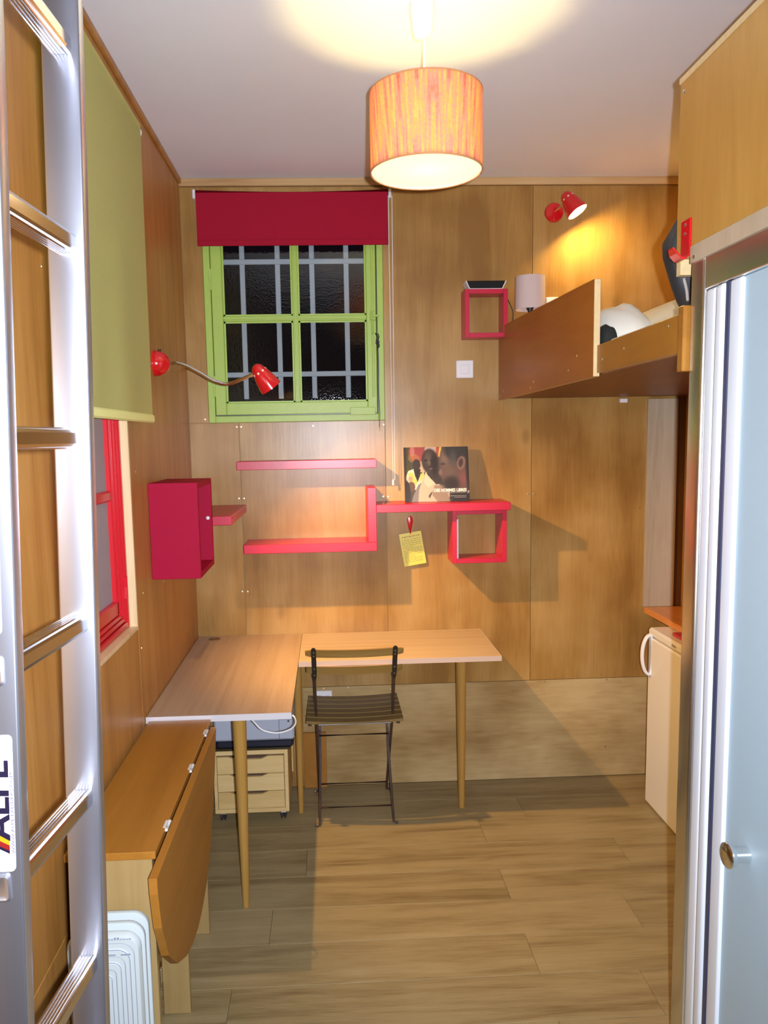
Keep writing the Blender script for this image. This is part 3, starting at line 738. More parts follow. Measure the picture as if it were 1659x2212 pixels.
def cover(u, v):
    h = math.sin(u * 91.7 + v * 57.3) * .5 + math.sin(u * 33 - v * 121) * .5
    c = (70, 68, 62)
    if u < .10: c = (62, 66, 40)
    c = mixc(c, (176, 56, 62), el(u, v, .20, .90, .13, .18)); c = mixc(c, (205, 120, 125), el(u, v, .13, .92, .035, .09) * .8)
    c = mixc(c, (190, 150, 60), el(u, v, .15, .80, .09, .08) * .6 * (0.7 + .3 * h)); c = mixc(c, (200, 175, 165), el(u, v, .44, .96, .12, .08)); c = mixc(c, (205, 60, 45), el(u, v, .53, .95, .03, .14))
    c = mixc(c, (225, 200, 60), el(u, v, .56, .93, .018, .12, rot=-.2)); c = mixc(c, (195, 175, 150), el(u, v, .27, .64, .12, .10))
    # man in white and yellow, far left
    c = mixc(c, (224, 218, 205), poly(u, v, [(.02, .30), (.02, .46), (.06, .57), (.14, .60), (.24, .52), (.30, .45), (.33, .55), (.30, .30), (.2, .2)]))
    c = mixc(c, (228, 214, 70), poly(u, v, [(.05, .52), (.12, .54), (.20, .36), (.18, .31), (.10, .36)])); c = mixc(c, (225, 140, 130), el(u, v, .09, .42, .035, .05))
    c = mixc(c, (205, 215, 90), poly(u, v, [(.24, .49), (.30, .56), (.31, .45), (.23, .36)]))
    c = mixc(c, (36, 32, 36), poly(u, v, [(.14, .60), (.25, .60), (.24, .48), (.20, .36), (.16, .48)])); c = mixc(c, (52, 44, 46), el(u, v, .19, .68, .062, .10))
    c = mixc(c, (96, 72, 66), el(u, v, .10, .28, .06, .09)); c = mixc(c, (40, 36, 42), el(u, v, .03, .17, .055, .22))
    # centre man, pale shirt
    c = mixc(c, (120, 122, 138), poly(u, v, [(.10, 0), (.13, .12), (.20, .30), (.30, .40), (.33, 0)])); c = mixc(c, (196, 182, 162), poly(u, v, [(.20, 0), (.22, .22), (.26, .36), (.33, .54), (.36, .52), (.48, .34), (.70, .22), (.68, 0)]))
    c = mixc(c, (222, 206, 182), poly(u, v, [(.33, .54), (.35, .55), (.46, .33), (.36, .26), (.30, .36)])); c = mixc(c, (150, 128, 112), poly(u, v, [(.46, .30), (.62, .30), (.70, 0), (.50, 0), (.42, .12)]))
    c = mixc(c, (70, 64, 66), poly(u, v, [(.36, .10), (.40, .17), (.43, .18), (.38, .06)])); c = mixc(c, (54, 46, 46), poly(u, v, [(.34, .53), (.36, .48), (.49, .31), (.58, .34), (.56, .60)]))
    c = mixc(c, (58, 49, 50), el(u, v, .395, .745, .125, .225)); c = mixc(c, (98, 84, 80), el(u, v, .37, .80, .05, .10, .8) * .7); c = mixc(c, (32, 28, 32), el(u, v, .47, .68, .05, .20, .6) * .8)
    c = mixc(c, (34, 30, 31), el(u, v, .335, .755, .025, .018)); c = mixc(c, (34, 30, 31), el(u, v, .43, .755, .025, .018)); c = mixc(c, (104, 86, 80), el(u, v, .385, .71, .018, .045, .5)); c = mixc(c, (44, 32, 32), el(u, v, .41, .625, .045, .012)); c = mixc(c, (112, 86, 82), el(u, v, .41, .605, .03, .012))
    # man in profile, right
    c = mixc(c, (92, 70, 68), poly(u, v, [(.55, .80), (.57, .92), (.62, 1), (1, 1), (1, .2), (.70, .22), (.60, .30), (.59, .40), (.57, .44), (.58, .49), (.53, .515), (.56, .60), (.545, .70)]))
    c = mixc(c, (128, 100, 94), el(u, v, .63, .80, .06, .15, .7) * .8); c = mixc(c, (140, 112, 102), el(u, v, .56, .53, .03, .06, .6) * .7); c = mixc(c, (110, 84, 78), el(u, v, .70, .55, .10, .16, .8) * .6)
    c = mixc(c, (48, 50, 54), el(u, v, .82, .95, .20, .20, .25)); c = mixc(c, (70, 76, 84), el(u, v, .76, .80, .05, .13, .8) * .8); c = mixc(c, (46, 40, 44), el(u, v, .72, .32, .13, .13, .5)); c = mixc(c, (40, 34, 38), el(u, v, .60, .685, .035, .02, .6) * .8)
    c = mixc(c, (138, 104, 96), el(u, v, .885, .70, .062, .125, .15, -.2)); c = mixc(c, (70, 48, 48), el(u, v, .88, .70, .035, .08, .4, -.2)); c = mixc(c, (150, 70, 66), el(u, v, .92, .42, .07, .15, .8) * .7); c = mixc(c, (34, 30, 34), el(u, v, .99, .55, .035, .4, .5) * .8)
    c = mixc(c, (38, 36, 42), sstep(.22, .10, v) * sstep(.66, .76, u)); c = mixc(c, (34, 32, 36), sstep(.05, .0, u))
    g = sum(c) / 3
    return tuple(max(0, min(255, (v * .72 + g * .28) * .84 + 14)) for v in c)
print_mesh('cover_picture', 150, 126, lambda u, v: BP(u, v, .0007), cover, 'printed_cover', bo, .28)
lean = math.atan2(bt * .9, .2425)
def cover_M(u, v, off):
    return Matrix.Translation(Vector(BP(u, v, off))) @ Matrix.Rotation(math.pi / 2 - lean, 4, 'X')
INKW = plain('white_print', (.85, .84, .82), .5)
text_obj('title_lettering', 'DES HOMMES LIBRES', .0200, cover_M(.955, .178, .0012), INKW, bo, 'RIGHT', .80, bold=.0006)
bm = bmesh.new()
for k, (a, b, v) in enumerate([(.58, .94, .155), (.70, .945, .095), (.76, .945, .068)]):
    u = a
    while u < b:
        l = random.uniform(.012, .03); p0, p1 = BP(u, v, .0012), BP(min(u + l, b), v + .009, .0012)
        box(bm, p0[0], p1[0], p0[1] - .0002, p0[1], p0[2], p1[2]); u += l + .006
p0 = BP(.975, .145, .0012); box(bm, p0[0] - .003, p0[0] + .003, p0[1] - .0003, p0[1], p0[2], p0[2] + .006); box(bm, p0[0] - .001, p0[0] + .006, p0[1] - .0003, p0[1], p0[2] + .004, p0[2] + .012)
obj('fine_print', bm, plain('grey_print', (.32, .31, .31), .5), bo)

# ------------------------------------------------------------------ red hook and yellow note
hk = thing('wall_hook', 'red teardrop hook on the back wall under the stepped shelf', 'hook', (.366, D, 1.25))
bm = bmesh.new()
pts = [(.366 + .0135 * math.sin(a) * (1.0 if math.cos(a) > 0 else .55 + .45 * (1 + math.cos(a))), 1.262 + (.024 if math.cos(a) > 0 else .052) * math.cos(a)) for a in [i * math.pi / 12 for i in range(24)]]
prism(bm, pts, 1, D - .007, D - .0002, .002); obj('hook_plate', bm, REDMETAL, hk, smooth='auto')
tb('hook_prong', [(.366, D - .005, 1.217), (.366, D - .015, 1.206), (.366, D - .022, 1.212)], .003, REDMETAL, hk, 8, sm=4)
nt = thing('paper_note', 'yellow printed note hanging from the red teardrop hook', 'note', (.366, D - .013, 1.21))
ang = -.158
def NP(u, v, o=0.0):
    x, z = (u - .5) * .103, (v - 1) * .152
    c, s = math.cos(ang), math.sin(ang)
    return (.3635 + c * x - s * z, D - .0125 - o - .004 * (1 - v), 1.2125 - s * x * -1 + c * z)
def NPf(u, v, o=0.0):
    x, z = (u - .5) * .103, (v - 1) * .152
    c, s = math.cos(-ang), math.sin(-ang)
    return (.3635 + c * x - s * z, D - .0125 - o - .004 * (1 - v), 1.2095 + s * x + c * z)
bm = bmesh.new()
vs = [bm.verts.new(NPf(u, v, o)) for o in (0.0, -.0008) for u, v in ((0, 0), (1, 0), (1, 1), (0, 1))]
for f in ((0, 1, 2, 3), (7, 6, 5, 4), (0, 4, 5, 1), (1, 5, 6, 2), (2, 6, 7, 3), (3, 7, 4, 0)): bm.faces.new([vs[i] for i in f])
bmesh.ops.recalc_face_normals(bm, faces=bm.faces[:])
obj('paper', bm, PAPERY, nt)
bm = bmesh.new()
def dash(u0, u1, v0, v1):
    q = [bm.verts.new(NPf(u, v, .0004)) for u, v in ((u0, v0), (u1, v0), (u1, v1), (u0, v1))]; bm.faces.new(q)
lines = [(.885, .045, .10, .92)] + [(.80 - k * .0565, .022, .08, .93 if k % 5 != 4 else .6) for k in range(13)]
for v, h, a, b in lines:
    u = a
    while u < b - .02:
        l = min(random.uniform(.05, .16), b - u)
        q = u
        while q < u + l - .008:
            dash(q, q + .014, v - h * random.uniform(.25, .6), v + h * random.uniform(.2, .5)); q += .022
        u += l + .03
obj('printed_lines', bm, plain('brown_ink', (.23, .17, .04), .6), nt)

# ------------------------------------------------------------------ switch and socket
sw = thing('light_switch', 'square white light switch on the wooden back wall', 'switch', (.622, D, 1.946))
bx('switch_plate', .583, .661, D - .009, D - .0002, 1.907, 1.986, WHITE, sw, bev=.003)
bx('rocker', .602, .642, D - .0125, D - .0085, 1.926, 1.967, WHITE, sw, bev=.002)
so = thing('double_socket', 'white double power socket low on the wall behind the chair', 'socket', (-.05, D, .43))
bx('socket_plate', -.092, -.012, D - .010, D - .0002, .386, .470, WHITE, so, bev=.003)
bm = bmesh.new()
for dx in (-.026, .014):
    lathe(bm, [(.0175, 0), (.0165, .0015), (0, .0015)], (-.052 + dx + .006, D - .010, .432), (0, -1, 0), 20)
obj('socket_well', bm, plain('socket_grey', (.62, .62, .66), .4), so)
bm = bmesh.new()
for dx in (-.026, .014):
    for q in (-.0065, .0065): lathe(bm, [(.0026, 0), (.0026, .001), (0, .001)], (-.046 + dx + q, D - .0117, .43), (0, -1, 0), 8)
obj('pin_holes', bm, BLACK, so, kind='stuff')
bo2 = bx('trim_3', -.152, -.045, D - .018, D - .0002, 0.0005, .270, PLYBED, kind='structure', bev=.001)
bo4 = bx('dark_recess_strip', 1.608, 1.6445, D - .012, D - .0002, .832, 1.80, DARKW, kind='structure')  # dark strip painted in place of the dark recess beside the board
bo3 = bx('trim_4', 1.465, 1.606, D - .018, D - .0002, .832, 1.80, GREYPLY, kind='structure', bev=.001)

# ------------------------------------------------------------------ clock on the cube
ac = thing('alarm_clock', 'black clock radio with a silver rim on the upper red cube', 'clock', (.703, 3.58, 2.282))
bm = bmesh.new(); prism(bm, [(.634, 2.2835), (.772, 2.2835), (.789, 2.3195), (.617, 2.3195)], 1, 3.555, 3.625, .003); obj('clock_body', bm, plain('clock_black', (.008, .008, .009), .6, spec=.2), ac)
bm = bmesh.new(); prism(bm, [(.6295, 2.2825), (.7765, 2.2825), (.7935, 2.3185), (.7885, 2.3185), (.7735, 2.2865), (.6325, 2.2865), (.6175, 2.3185), (.6125, 2.3185)], 1, 3.5515, 3.628, .0006); obj('rim', bm, plain('silver_rim', (.7, .7, .72), .3), ac)
bm = bmesh.new(); box(bm, .68, .71, 3.575, 3.60, 2.3195, 2.3225, .001); obj('snooze_button', bm, BLACK, ac)
tb('power_cable', [(.772, 3.60, 2.29), (.802, 3.615, 2.262), (.825, 3.625, 2.23), (.840, 3.625, 2.185), (.830, 3.625, 2.13), (.815, 3.625, 2.07), (.82, 3.628, 2.0)], .0022, BLACK, ac, 6, sm=4)

# ------------------------------------------------------------------ loft bed
def bedx(y): return .777 + .0400 * (D - y)
lb = thing('loft_bed', 'raised plywood loft bed with a side panel in the right corner', 'bed', (1.2, 2.8, 1.8))
def slab(name, y0, y1, z00, z01, z10, z11, t, mat, parent, inset=0.0, bev=0.001):
    """panel along the bed side: z range at y0 (near) and y1 (far)"""
    bm = bmesh.new(); vs = []
    for dx in (0, t):
        for y, za, zb_ in ((y0, z00, z01), (y1, z10, z11)):
            vs.append(bm.verts.new((bedx(y) + dx + inset, y, za))); vs.append(bm.verts.new((bedx(y) + dx + inset, y, zb_)))
    fs = [bm.faces.new([vs[i] for i in f]) for f in ((0, 1, 3, 2), (4, 6, 7, 5), (0, 4, 5, 1), (2, 3, 7, 6), (0, 2, 6, 4), (1, 5, 7, 3))]
    bmesh.ops.recalc_face_normals(bm, faces=bm.faces[:])
    for f in bm.faces:
        if abs(f.normal.x) < .5: f.material_index = 1
    bmesh.ops.bevel(bm, geom=bm.edges[:], offset=bev, segments=1, affect='EDGES')
    return obj(name, bm, [mat, PLYEDGE], parent)
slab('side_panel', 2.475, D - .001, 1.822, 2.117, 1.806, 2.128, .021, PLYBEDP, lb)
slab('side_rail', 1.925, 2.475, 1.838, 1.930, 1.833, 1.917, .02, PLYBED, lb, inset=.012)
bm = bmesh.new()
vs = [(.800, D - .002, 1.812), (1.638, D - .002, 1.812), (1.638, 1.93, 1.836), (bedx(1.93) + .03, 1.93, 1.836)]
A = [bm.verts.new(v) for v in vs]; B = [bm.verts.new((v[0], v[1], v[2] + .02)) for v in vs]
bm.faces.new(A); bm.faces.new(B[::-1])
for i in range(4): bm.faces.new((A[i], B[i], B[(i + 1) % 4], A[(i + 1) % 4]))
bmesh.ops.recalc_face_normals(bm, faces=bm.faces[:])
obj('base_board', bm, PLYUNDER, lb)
bx('corner_block', .8455, .885, 1.895, 1.924, 1.790, 1.944, PLYBED, lb, bev=.002)
bx('head_ledge', .83, 1.60, 3.44, D - .001, 2.055, 2.073, PLYBED, lb, bev=.001)
bm = bmesh.new()
for y, z in ((2.62, 1.90), (2.70, 1.86), (3.1, 1.85), (3.14, 1.83), (3.55, 1.84), (3.6, 1.82), (2.43, 1.87), (2.27, 1.885), (2.0, 1.91), (1.935, 1.86)):
    lathe(bm, [(.004, 0), (.0036, .0012), (0, .0016)], (bedx(y) + (0.012 if y < 2.475 else 0), y, z), (-1, 0, 0), 10)
obj('screw_heads', bm, STEEL, lb, kind='stuff')
br = bx('cable_clip', 1.335, 1.37, D - .015, D - .0005, 1.785, 1.803, WHITE, bev=.002)
tag(br, 'small white clip on the wall just under the bed base', 'clip')

mt = bx('mattress', .86, 1.63, 1.96, 3.43, 1.857, 1.935, BEDW, bev=.02)
tag(mt, 'pale mattress lying on the loft bed behind the side panel', 'mattress')
def lump(name, cx, cy, cz, rx, ry, rz, mat, seed, label, cat, power=2.6, nz=.10, nu=40, nv=20, rot=0.0, flatten=0.25):
    rnd = random.Random(seed); bm = bmesh.new(); ph = [rnd.uniform(0, 6) for _ in range(6)]; rings = []
    def sgn(a, e): return math.copysign(abs(a) ** e, a)
    for j in range(nv + 1):
        th = -math.pi / 2 + math.pi * j / nv; ring = []
        for i in range(nu):
            fi = 2 * math.pi * i / nu
            x = sgn(math.cos(th), .7) * sgn(math.cos(fi), 2 / power); y = sgn(math.cos(th), .7) * sgn(math.sin(fi), 2 / power); z = sgn(math.sin(th), .9)
            w_ = 1 + nz * (math.sin(3 * x + ph[0]) * math.sin(4 * y + ph[1]) + .5 * math.sin(9 * x + 5 * y + ph[2]) * math.cos(7 * y + ph[3]))
            if z < 0: z *= flatten
            X, Y, Z = x * rx, y * ry, z * rz * w_
            c, s = math.cos(rot), math.sin(rot)
            ring.append(bm.verts.new((cx + c * X - s * Y, cy + s * X + c * Y, cz + Z)))
        rings.append(ring)
    for a, b in zip(rings, rings[1:]):
        for i in range(nu):
            bm.faces.new((a[i], a[(i + 1) % nu], b[(i + 1) % nu], b[i]))
    bmesh.ops.remove_doubles(bm, verts=bm.verts[:], dist=1e-5)
    bmesh.ops.recalc_face_normals(bm, faces=bm.faces[:])
    o = obj(name, bm, mat, None, smooth=True, base=(cx, cy, cz)); tag(o, label, cat); return o
lump('pillow', .975, 2.78, 1.942, .135, .25, .115, PILW, 3, 'white pillow on the loft bed beside the side panel', 'pillow', power=2.2, nz=.16)
lump('duvet', 1.325, 2.60, 1.955, .285, .62, .150, BEDW, 5, 'cream duvet heaped on the loft bed towards the right', 'duvet', power=3.2, nz=.07)
lump('cushion', .878, 2.52, 1.930, .030, .05, .050, plain('black_fabric', (.012, .016, .014), .9), 9, 'small black cushion at the end of the bed side panel', 'cushion')

tl = thing('table_lamp', 'small table lamp with a white drum shade behind the bed panel', 'lamp', (.887, 3.51, 2.073))
lt('lamp_base', [(0, 0), (.045, 0), (.045, .008), (.012, .014), (.006, .02), (0, .02)], (.887, 3.51, 2.0735), (0, 0, 1), BLACK, tl, 24)
lt('stem', [(0, 0), (.0045, 0), (.0045, .085), (.0165, .108), (.0165, .118), (0, .118)], (.887, 3.51, 2.085), (0, 0, 1), BLACK, tl, 16)
bm = bmesh.new(); lathe(bm, [(.0655, 2.186), (.0635, 2.325), (.0620, 2.325), (.0640, 2.186)], (.887, 3.51, 0), (0, 0, 1), 40, closed=True); obj('lamp_shade', bm, LAMPW, tl, smooth='auto')
wbx = thing('wall_outlet', 'small white outlet box on the wall beside the table lamp', 'outlet', (1.01, D, 2.22))
bx('outlet_body', .985, 1.046, D - .03, D - .0005, 2.196, 2.256, WHITE, wbx, bev=.004)
bx('plug', .992, 1.012, D - .05, D - .03, 2.205, 2.228, WHITE, wbx, bev=.003)

# ------------------------------------------------------------------ upper cabinet over the shower
XC = .869
uc = thing('overhead_cabinet', 'golden plywood storage box above the shower, under the ceiling', 'cabinet', (1.2, 1.5, 2.05))
bx('side_panel', XC, XC + .018, .90, 1.997, 2.066, 2.480, PLYCAB, uc, bev=.001)
bx('top_edge_strip', XC - .003, XC + .018, .90, 1.999, 2.478, 2.492, PLYEDGE, uc, bev=.001)
bx('lower_batten', XC - .007, XC + .018, .90, 1.905, 2.040, 2.080, GREYPLY, uc, bev=.001)
bx('cross_beam', XC + .001, 1.60, 1.972, 1.997, 2.028, 2.0655, PLYEDGE, uc, bev=.001)
bx('end_panel', XC + .018, 1.638, 1.979, 1.997, 2.066, 2.48, PLYCAB, uc)
bx('bottom_panel', XC + .018, 1.638, .90, 1.972, 2.0655, 2.08, PLYCAB, uc)
bx('top_panel', XC + .018, 1.638, .90, 1.979, 2.466, 2.48, PLYCAB, uc)
bm = bmesh.new()
for y, z in ((1.978, 2.455), (1.885, 2.052)):
    lathe(bm, [(.0055, 0), (.005, .0015), (0, .0022)], (XC - (.007 if z < 2.2 else 0), y, z), (-1, 0, 0), 12)
obj('screw_heads', bm, CHROME, uc, kind='stuff')
ch = thing('coat_hook', 'bright red metal coat hook on the golden cabinet side', 'hook', (XC, 1.935, 2.10))
bx('hook_plate', XC - .006, XC - .0002, 1.913, 1.960, 2.060, 2.149, REDMETAL, ch, bev=.0015)
bm = bmesh.new()
prof = [(XC - .004, 2.066), (XC - .012, 2.058), (XC - .022, 2.060), (XC - .034, 2.073), (XC - .040, 2.084)]
vs = []
for i, (x, z) in enumerate(prof):
    wd = .0215 if i < 4 else .014
    for y in (1.9365 - wd, 1.9365 + wd): vs.append((bm.verts.new((x, y, z)), bm.verts.new((x - .001, y, z - .005))))
for i in range(len(prof) - 1):
    a0, a1, b0, b1 = vs[2 * i], vs[2 * i + 1], vs[2 * i + 2], vs[2 * i + 3]
    for q in ((a0[0], b0[0], b1[0], a1[0]), (a0[1], a1[1], b1[1], b0[1]), (a0[0], a0[1], b0[1], b0[0]), (a1[0], b1[0], b1[1], a1[1])): bm.faces.new(q)
bm.faces.new((vs[0][0], vs[1][0], vs[1][1], vs[0][1])); bm.faces.new((vs[-2][0], vs[-2][1], vs[-1][1], vs[-1][0]))
bmesh.ops.recalc_face_normals(bm, faces=bm.faces[:]); bmesh.ops.bevel(bm, geom=bm.edges[:], offset=.0008, segments=1, affect='EDGES')
obj('hook_prong', bm, REDMETAL, ch)
bm = bmesh.new()
for z in (2.137, 2.116): lathe(bm, [(.004, 0), (.0036, .0015), (0, .002)], (XC - .006, 1.937, z), (-1, 0, 0), 12)
obj('screw_heads', bm, CHROME, ch, kind='stuff')

# jacket hanging on the far end of the cabinet
jk = thing('jacket', 'black jacket hanging at the cabinet end above the bed', 'jacket', (.95, 2.08, 2.2))
bm = bmesh.new()
lvl = [(2.215, .925, .955, .012), (2.19, .902, .975, .03), (2.16, .884, .99, .042), (2.125, .864, 1.0, .052), (2.09, .867, 1.01, .058), (2.05, .880, 1.02, .058), (2.015, .892, 1.02, .055), (1.985, .905, 1.02, .050), (1.968, .914, 1.015, .042), (1.955, .93, 1.0, .02)]
rings = []; nk = 28
for k, (z, xa, xb_, hy) in enumerate(lvl):
    ring = []
    for i in range(nk):
        a = 2 * math.pi * i / nk; fold = 1 + .16 * math.sin(5 * a + k * .7) + .08 * math.sin(11 * a - k * 1.3)
        ring.append(bm.verts.new(((xa + xb_) / 2 + (xb_ - xa) / 2 * math.cos(a), 2.066 + hy * math.sin(a) * fold, z)))
    rings.append(ring)
for a, b in zip(rings, rings[1:]):
    for i in range(nk): bm.faces.new((a[i], a[(i + 1) % nk], b[(i + 1) % nk], b[i]))
bm.faces.new(rings[0]); bm.faces.new(rings[-1][::-1])
bmesh.ops.recalc_face_normals(bm, faces=bm.faces[:])
obj('jacket_body', bm, COATM, jk, smooth=True)
bm = bmesh.new(); tube(bm, smooth_path([(.896, 2.012, 2.028), (.905, 2.014, 2.0), (.913, 2.024, 1.975)], 4), [.004] * 9, 8); obj('lining_edge', bm, plain('grey_lining', (.33, .30, .27), .7), jk, smooth=True, label='pale lining edge')
tb('hanging_loop', [(.94, 2.066, 2.21), (.94, 2.05, 2.25), (.94, 2.03, 2.27), (.94, 1.9975, 2.27)], .003, BLACK, jk, 6, sm=3)

# ------------------------------------------------------------------ shower enclosure
XS = .862
se = thing('shower_enclosure', 'chrome framed shower with a frosted glass door on the right', 'shower', (1.2, 1.5, 0))
def rprof(bm, y0, y1, x0, x1, z0, z1, b): box(bm, x0, x1, y0, y1, z0, z1, b, 3)
bm = bmesh.new(); rprof(bm, 1.822, 1.888, XS - .004, XS + .035, .0005, 2.040, .008); obj('corner_post', bm, SATIN, se, smooth='auto')
bm = bmesh.new(); rprof(bm, 1.774, 1.821, XS + .001, XS + .03, .06, 1.966, .010); obj('door_stile', bm, CHROMEB, se, smooth='auto')
bm = bmesh.new(); rprof(bm, 1.730, 1.768, XS - .004, XS + .03, .06, 1.966, .011); obj('door_stile', bm, CHROMEB, se, smooth='auto')
GROOVE = plain('navy_groove_shade', (.035, .045, .10), .35)  # navy strips put the dark of the grooves between profiles into colour
bm = bmesh.new(); rprof(bm, 1.7685, 1.7735, XS + .006, XS + .03, .06, 1.966, .001); obj('groove_shade', bm, GROOVE, se)
bm = bmesh.new(); rprof(bm, 1.713, 1.7295, XS + .001, XS + .03, .06, 1.966, .003); obj('groove_shade', bm, GROOVE, se)
bm = bmesh.new(); rprof(bm, 1.664, 1.7125, XS + .002, XS + .03, .06, 1.966, .006); obj('glass_channel', bm, CHROMEB, se, smooth='auto')
bm = bmesh.new(); box(bm, XS + .010, XS + .016, .95, 1.668, .06, 1.966, .001); obj('glass_door', bm, FROST, se)
bm = bmesh.new(); rprof(bm, .93, 1.8215, XS - .002, XS + .035, 1.9665, 2.0385, .004); obj('top_rail', bm, SATIN, se, smooth='auto')
bm = bmesh.new(); rprof(bm, .93, 1.8215, XS - .002, XS + .035, .0005, .0595, .004); obj('bottom_rail', bm, CHROMEB, se, smooth='auto')
bx('shower_tray', XS + .036, 1.638, .93, 1.886, .0005, .05, WHITEE, se, bev=.004)
bx('rear_panel', XS + .036, 1.638, 1.872, 1.888, .0505, 2.025, plain('white_shower_wall', (.8, .82, .84), .3), se)
bx('side_lining', 1.625, 1.638, .95, 1.871, .0505, 2.025, plain('white_shower_wall', (.8, .82, .84), .3), se)
KY, KZ = 1.568, .748
lt('door_knob', [(0, 0), (.017, 0), (.0165, .018), (.0165, .030), (.024, .034), (.0265, .038), (.0265, .044), (.022, .047), (0, .046)], (XS + .0095, KY, KZ), (-1, 0, 0), CHROME, se, 32)

# ------------------------------------------------------------------ fridge, worktop, red tray
fr = thing('fridge', 'cream white fridge under the worktop beside the shower frame', 'fridge', (1.5, 3.08, 0))
FX = 1.384; fy0, fy1 = 2.80, 3.362
bx('fridge_body', FX + .045, 1.637, fy0, fy1 - .004, .0005, .760, WHITEE, fr, bev=.006)
bx('fridge_door', FX, FX + .043, fy0, fy1, .004, .757, WHITEE, fr, bev=.006)
bx('top_panel', FX - .002, 1.637, fy0, fy1, .7625, .800, WHITEE, fr, bev=.009)
bm = bmesh.new()
for k in range(5): box(bm, FX - .0028, FX - .002, 3.08 - .0 + k * .009, 3.086 + k * .009, .778, .784 + (.004 if k % 2 else 0))
obj('badge', bm, plain('badge_grey', (.25, .25, .27), .4), fr)
bm = bmesh.new(); pts = [(FX - .004 + .034 * math.cos(a) * (1 if math.cos(a) < 0 else .35), 3.335, .682 + .088 * math.sin(a)) for a in [i * math.pi / 20 for i in range(41)]]
tube(bm, pts, .0075, 10, caps=False, flat=1.6); obj('door_handle', bm, WHITE, fr, smooth=True, label='white oval ring handle')
wt = bx('worktop', 1.466, 1.638, 2.40, D - .019, .803, .8315, WORKT, bev=.002)
tag(wt, 'narrow orange wood worktop along the right wall over the fridge', 'worktop')
rt = bx('tray', 1.418, 1.462, 2.5, 3.20, .8005, .815, RED, bev=.003)
tag(rt, 'red tray lying on the fridge against the worktop edge', 'tray')

# ------------------------------------------------------------------ corner desk
ZD = .746
dk = thing('corner_desk', 'L-shaped corner desk with pale wood tops and round tapered legs', 'desk', (-.14, 3.17, 0))
bx('desktop', XL + .002, -.1440, 2.562, D - .001, ZD - .020, ZD, DESK, dk, bev=.001)
bx('desktop', -.1432, .686, 3.166, D - .001, ZD - .020, ZD, DESKX, dk, bev=.001)
bx('edge_strip', XL + .002, -.144, 2.558, 2.5618, ZD - .021, ZD + .0005, plain('white_edge_strip', (.80, .80, .85), .25, metal=.35), dk, label='white metallic front edge')
EB = plain('pale_edge_band', (.62, .46, .36), .4)
bx('edge_strip', -.1432, .690, 3.162, 3.1658, ZD - .021, ZD + .0005, EB, dk); bx('edge_strip', .6862, .690, 3.166, D - .001, ZD - .021, ZD + .0005, EB, dk)
bm = bmesh.new()
for y0_, y1_ in ((2.63, D - .03),):
    box(bm, XL + .03, -.155, 3.598, D - .003, ZD - .075, ZD - .021)
obj('apron', bm, DESKX, dk)
def leg(x, y, rt_, rb_, xb=None):
    lt('leg', [(0, 0), (rb_, 0), (rb_ * 1.02, .01), (rb_ + (rt_ - rb_) * .55, .33), (rt_, .66), (rt_, ZD - .021), (0, ZD - .021)], (x, y, .0005), (((x if xb is None else xb) - x) * 0, 0, 1), LEGW, dk, 24)
leg(-.331, 2.673, .0242, .0118); leg(-.160, 3.376, .0185, .0112); leg(.5555, 3.370, .0232, .0135)
bm = bmesh.new(); lathe(bm, [(.027, 0), (.026, .0022), (.021, .0022), (.0205, .0008), (0, .0008)], (-.541, 3.580, ZD + .0001), (0, 0, 1), 28); obj('grommet', bm, plain('brown_grommet', (.17, .08, .035), .4), dk, smooth='auto')

# drawer unit on castors
du = thing('drawer_unit', 'pine drawer unit on castors under the left side of the desk', 'drawer unit', (-.36, 3.47, 0))
ux0, ux1, uy0, uy1, uz0, uz1 = -.525, -.207, 3.292, 3.612, .048, .338
bx('side_panel', ux0, ux0 + .014, uy0, uy1, uz0, uz1 - .010, PINE, du, bev=.001); bx('side_panel', ux1 - .016, ux1, uy0, uy1, uz0, uz1 - .010, PINE, du, bev=.001)
bx('bottom_panel', ux0 + .014, ux1 - .016, uy0, uy1, uz0, uz0 + .018, PINE, du, bev=.001)
bx('top_rail', ux0 + .014, ux1 - .016, uy0, uy1, uz1 - .030, uz1 - .0105, PINE, du, bev=.001)
bx('top_panel', ux0 - .004, ux1 + .010, uy0 - .004, uy1, uz1 - .010, uz1, plain('dark_top', (.045, .035, .012), .25), du, bev=.002)
bx('back_panel', ux0 + .014, ux1 + .006, uy1 - .02, uy1 + .012, uz0 + .05, uz1 - .0105, PINE, du)
zc = [uz0 + .019, uz0 + .019 + .0735, uz0 + .019 + .147, uz0 + .019 + .2205 + .0]
for k in range(3):
    a, b = uz0 + .020 + k * .0783, uz0 + .020 + (k + 1) * .0783 - .003
    x0_, x1_ = ux0 + .016, ux1 - .018; xc = (x0_ + x1_) / 2 - .01
    bm = bmesh.new()
    pts = [(x0_, a), (x1_, a), (x1_, b), (xc + .085, b), (xc + .055, b - .012), (xc - .055, b - .012), (xc - .085, b), (x0_, b)]
    prism(bm, pts, 1, uy0 + .001, uy0 + .015)
    dr = obj('drawer', bm, PINE, du)
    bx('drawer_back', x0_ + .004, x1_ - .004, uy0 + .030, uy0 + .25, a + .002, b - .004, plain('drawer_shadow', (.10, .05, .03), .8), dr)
for x in (ux0 + .03, ux1 - .027):
    for y in (uy0 + .035, uy1 - .03):
        bm = bmesh.new(); tube(bm, [(x - .010, y, .018), (x + .010, y, .018)], .0172, 16)
        wh = obj('castor', bm, plain('castor_grey', (.10, .10, .13), .25), du, smooth='auto')
        bm = bmesh.new(); box(bm, x - .013, x + .013, y - .012, y + .012, .030, .047, .003); tube(bm, [(x - .0145, y, .018), (x + .0145, y, .018)], .006, 10); obj('castor_fork', bm, CHROME, wh, smooth='auto')

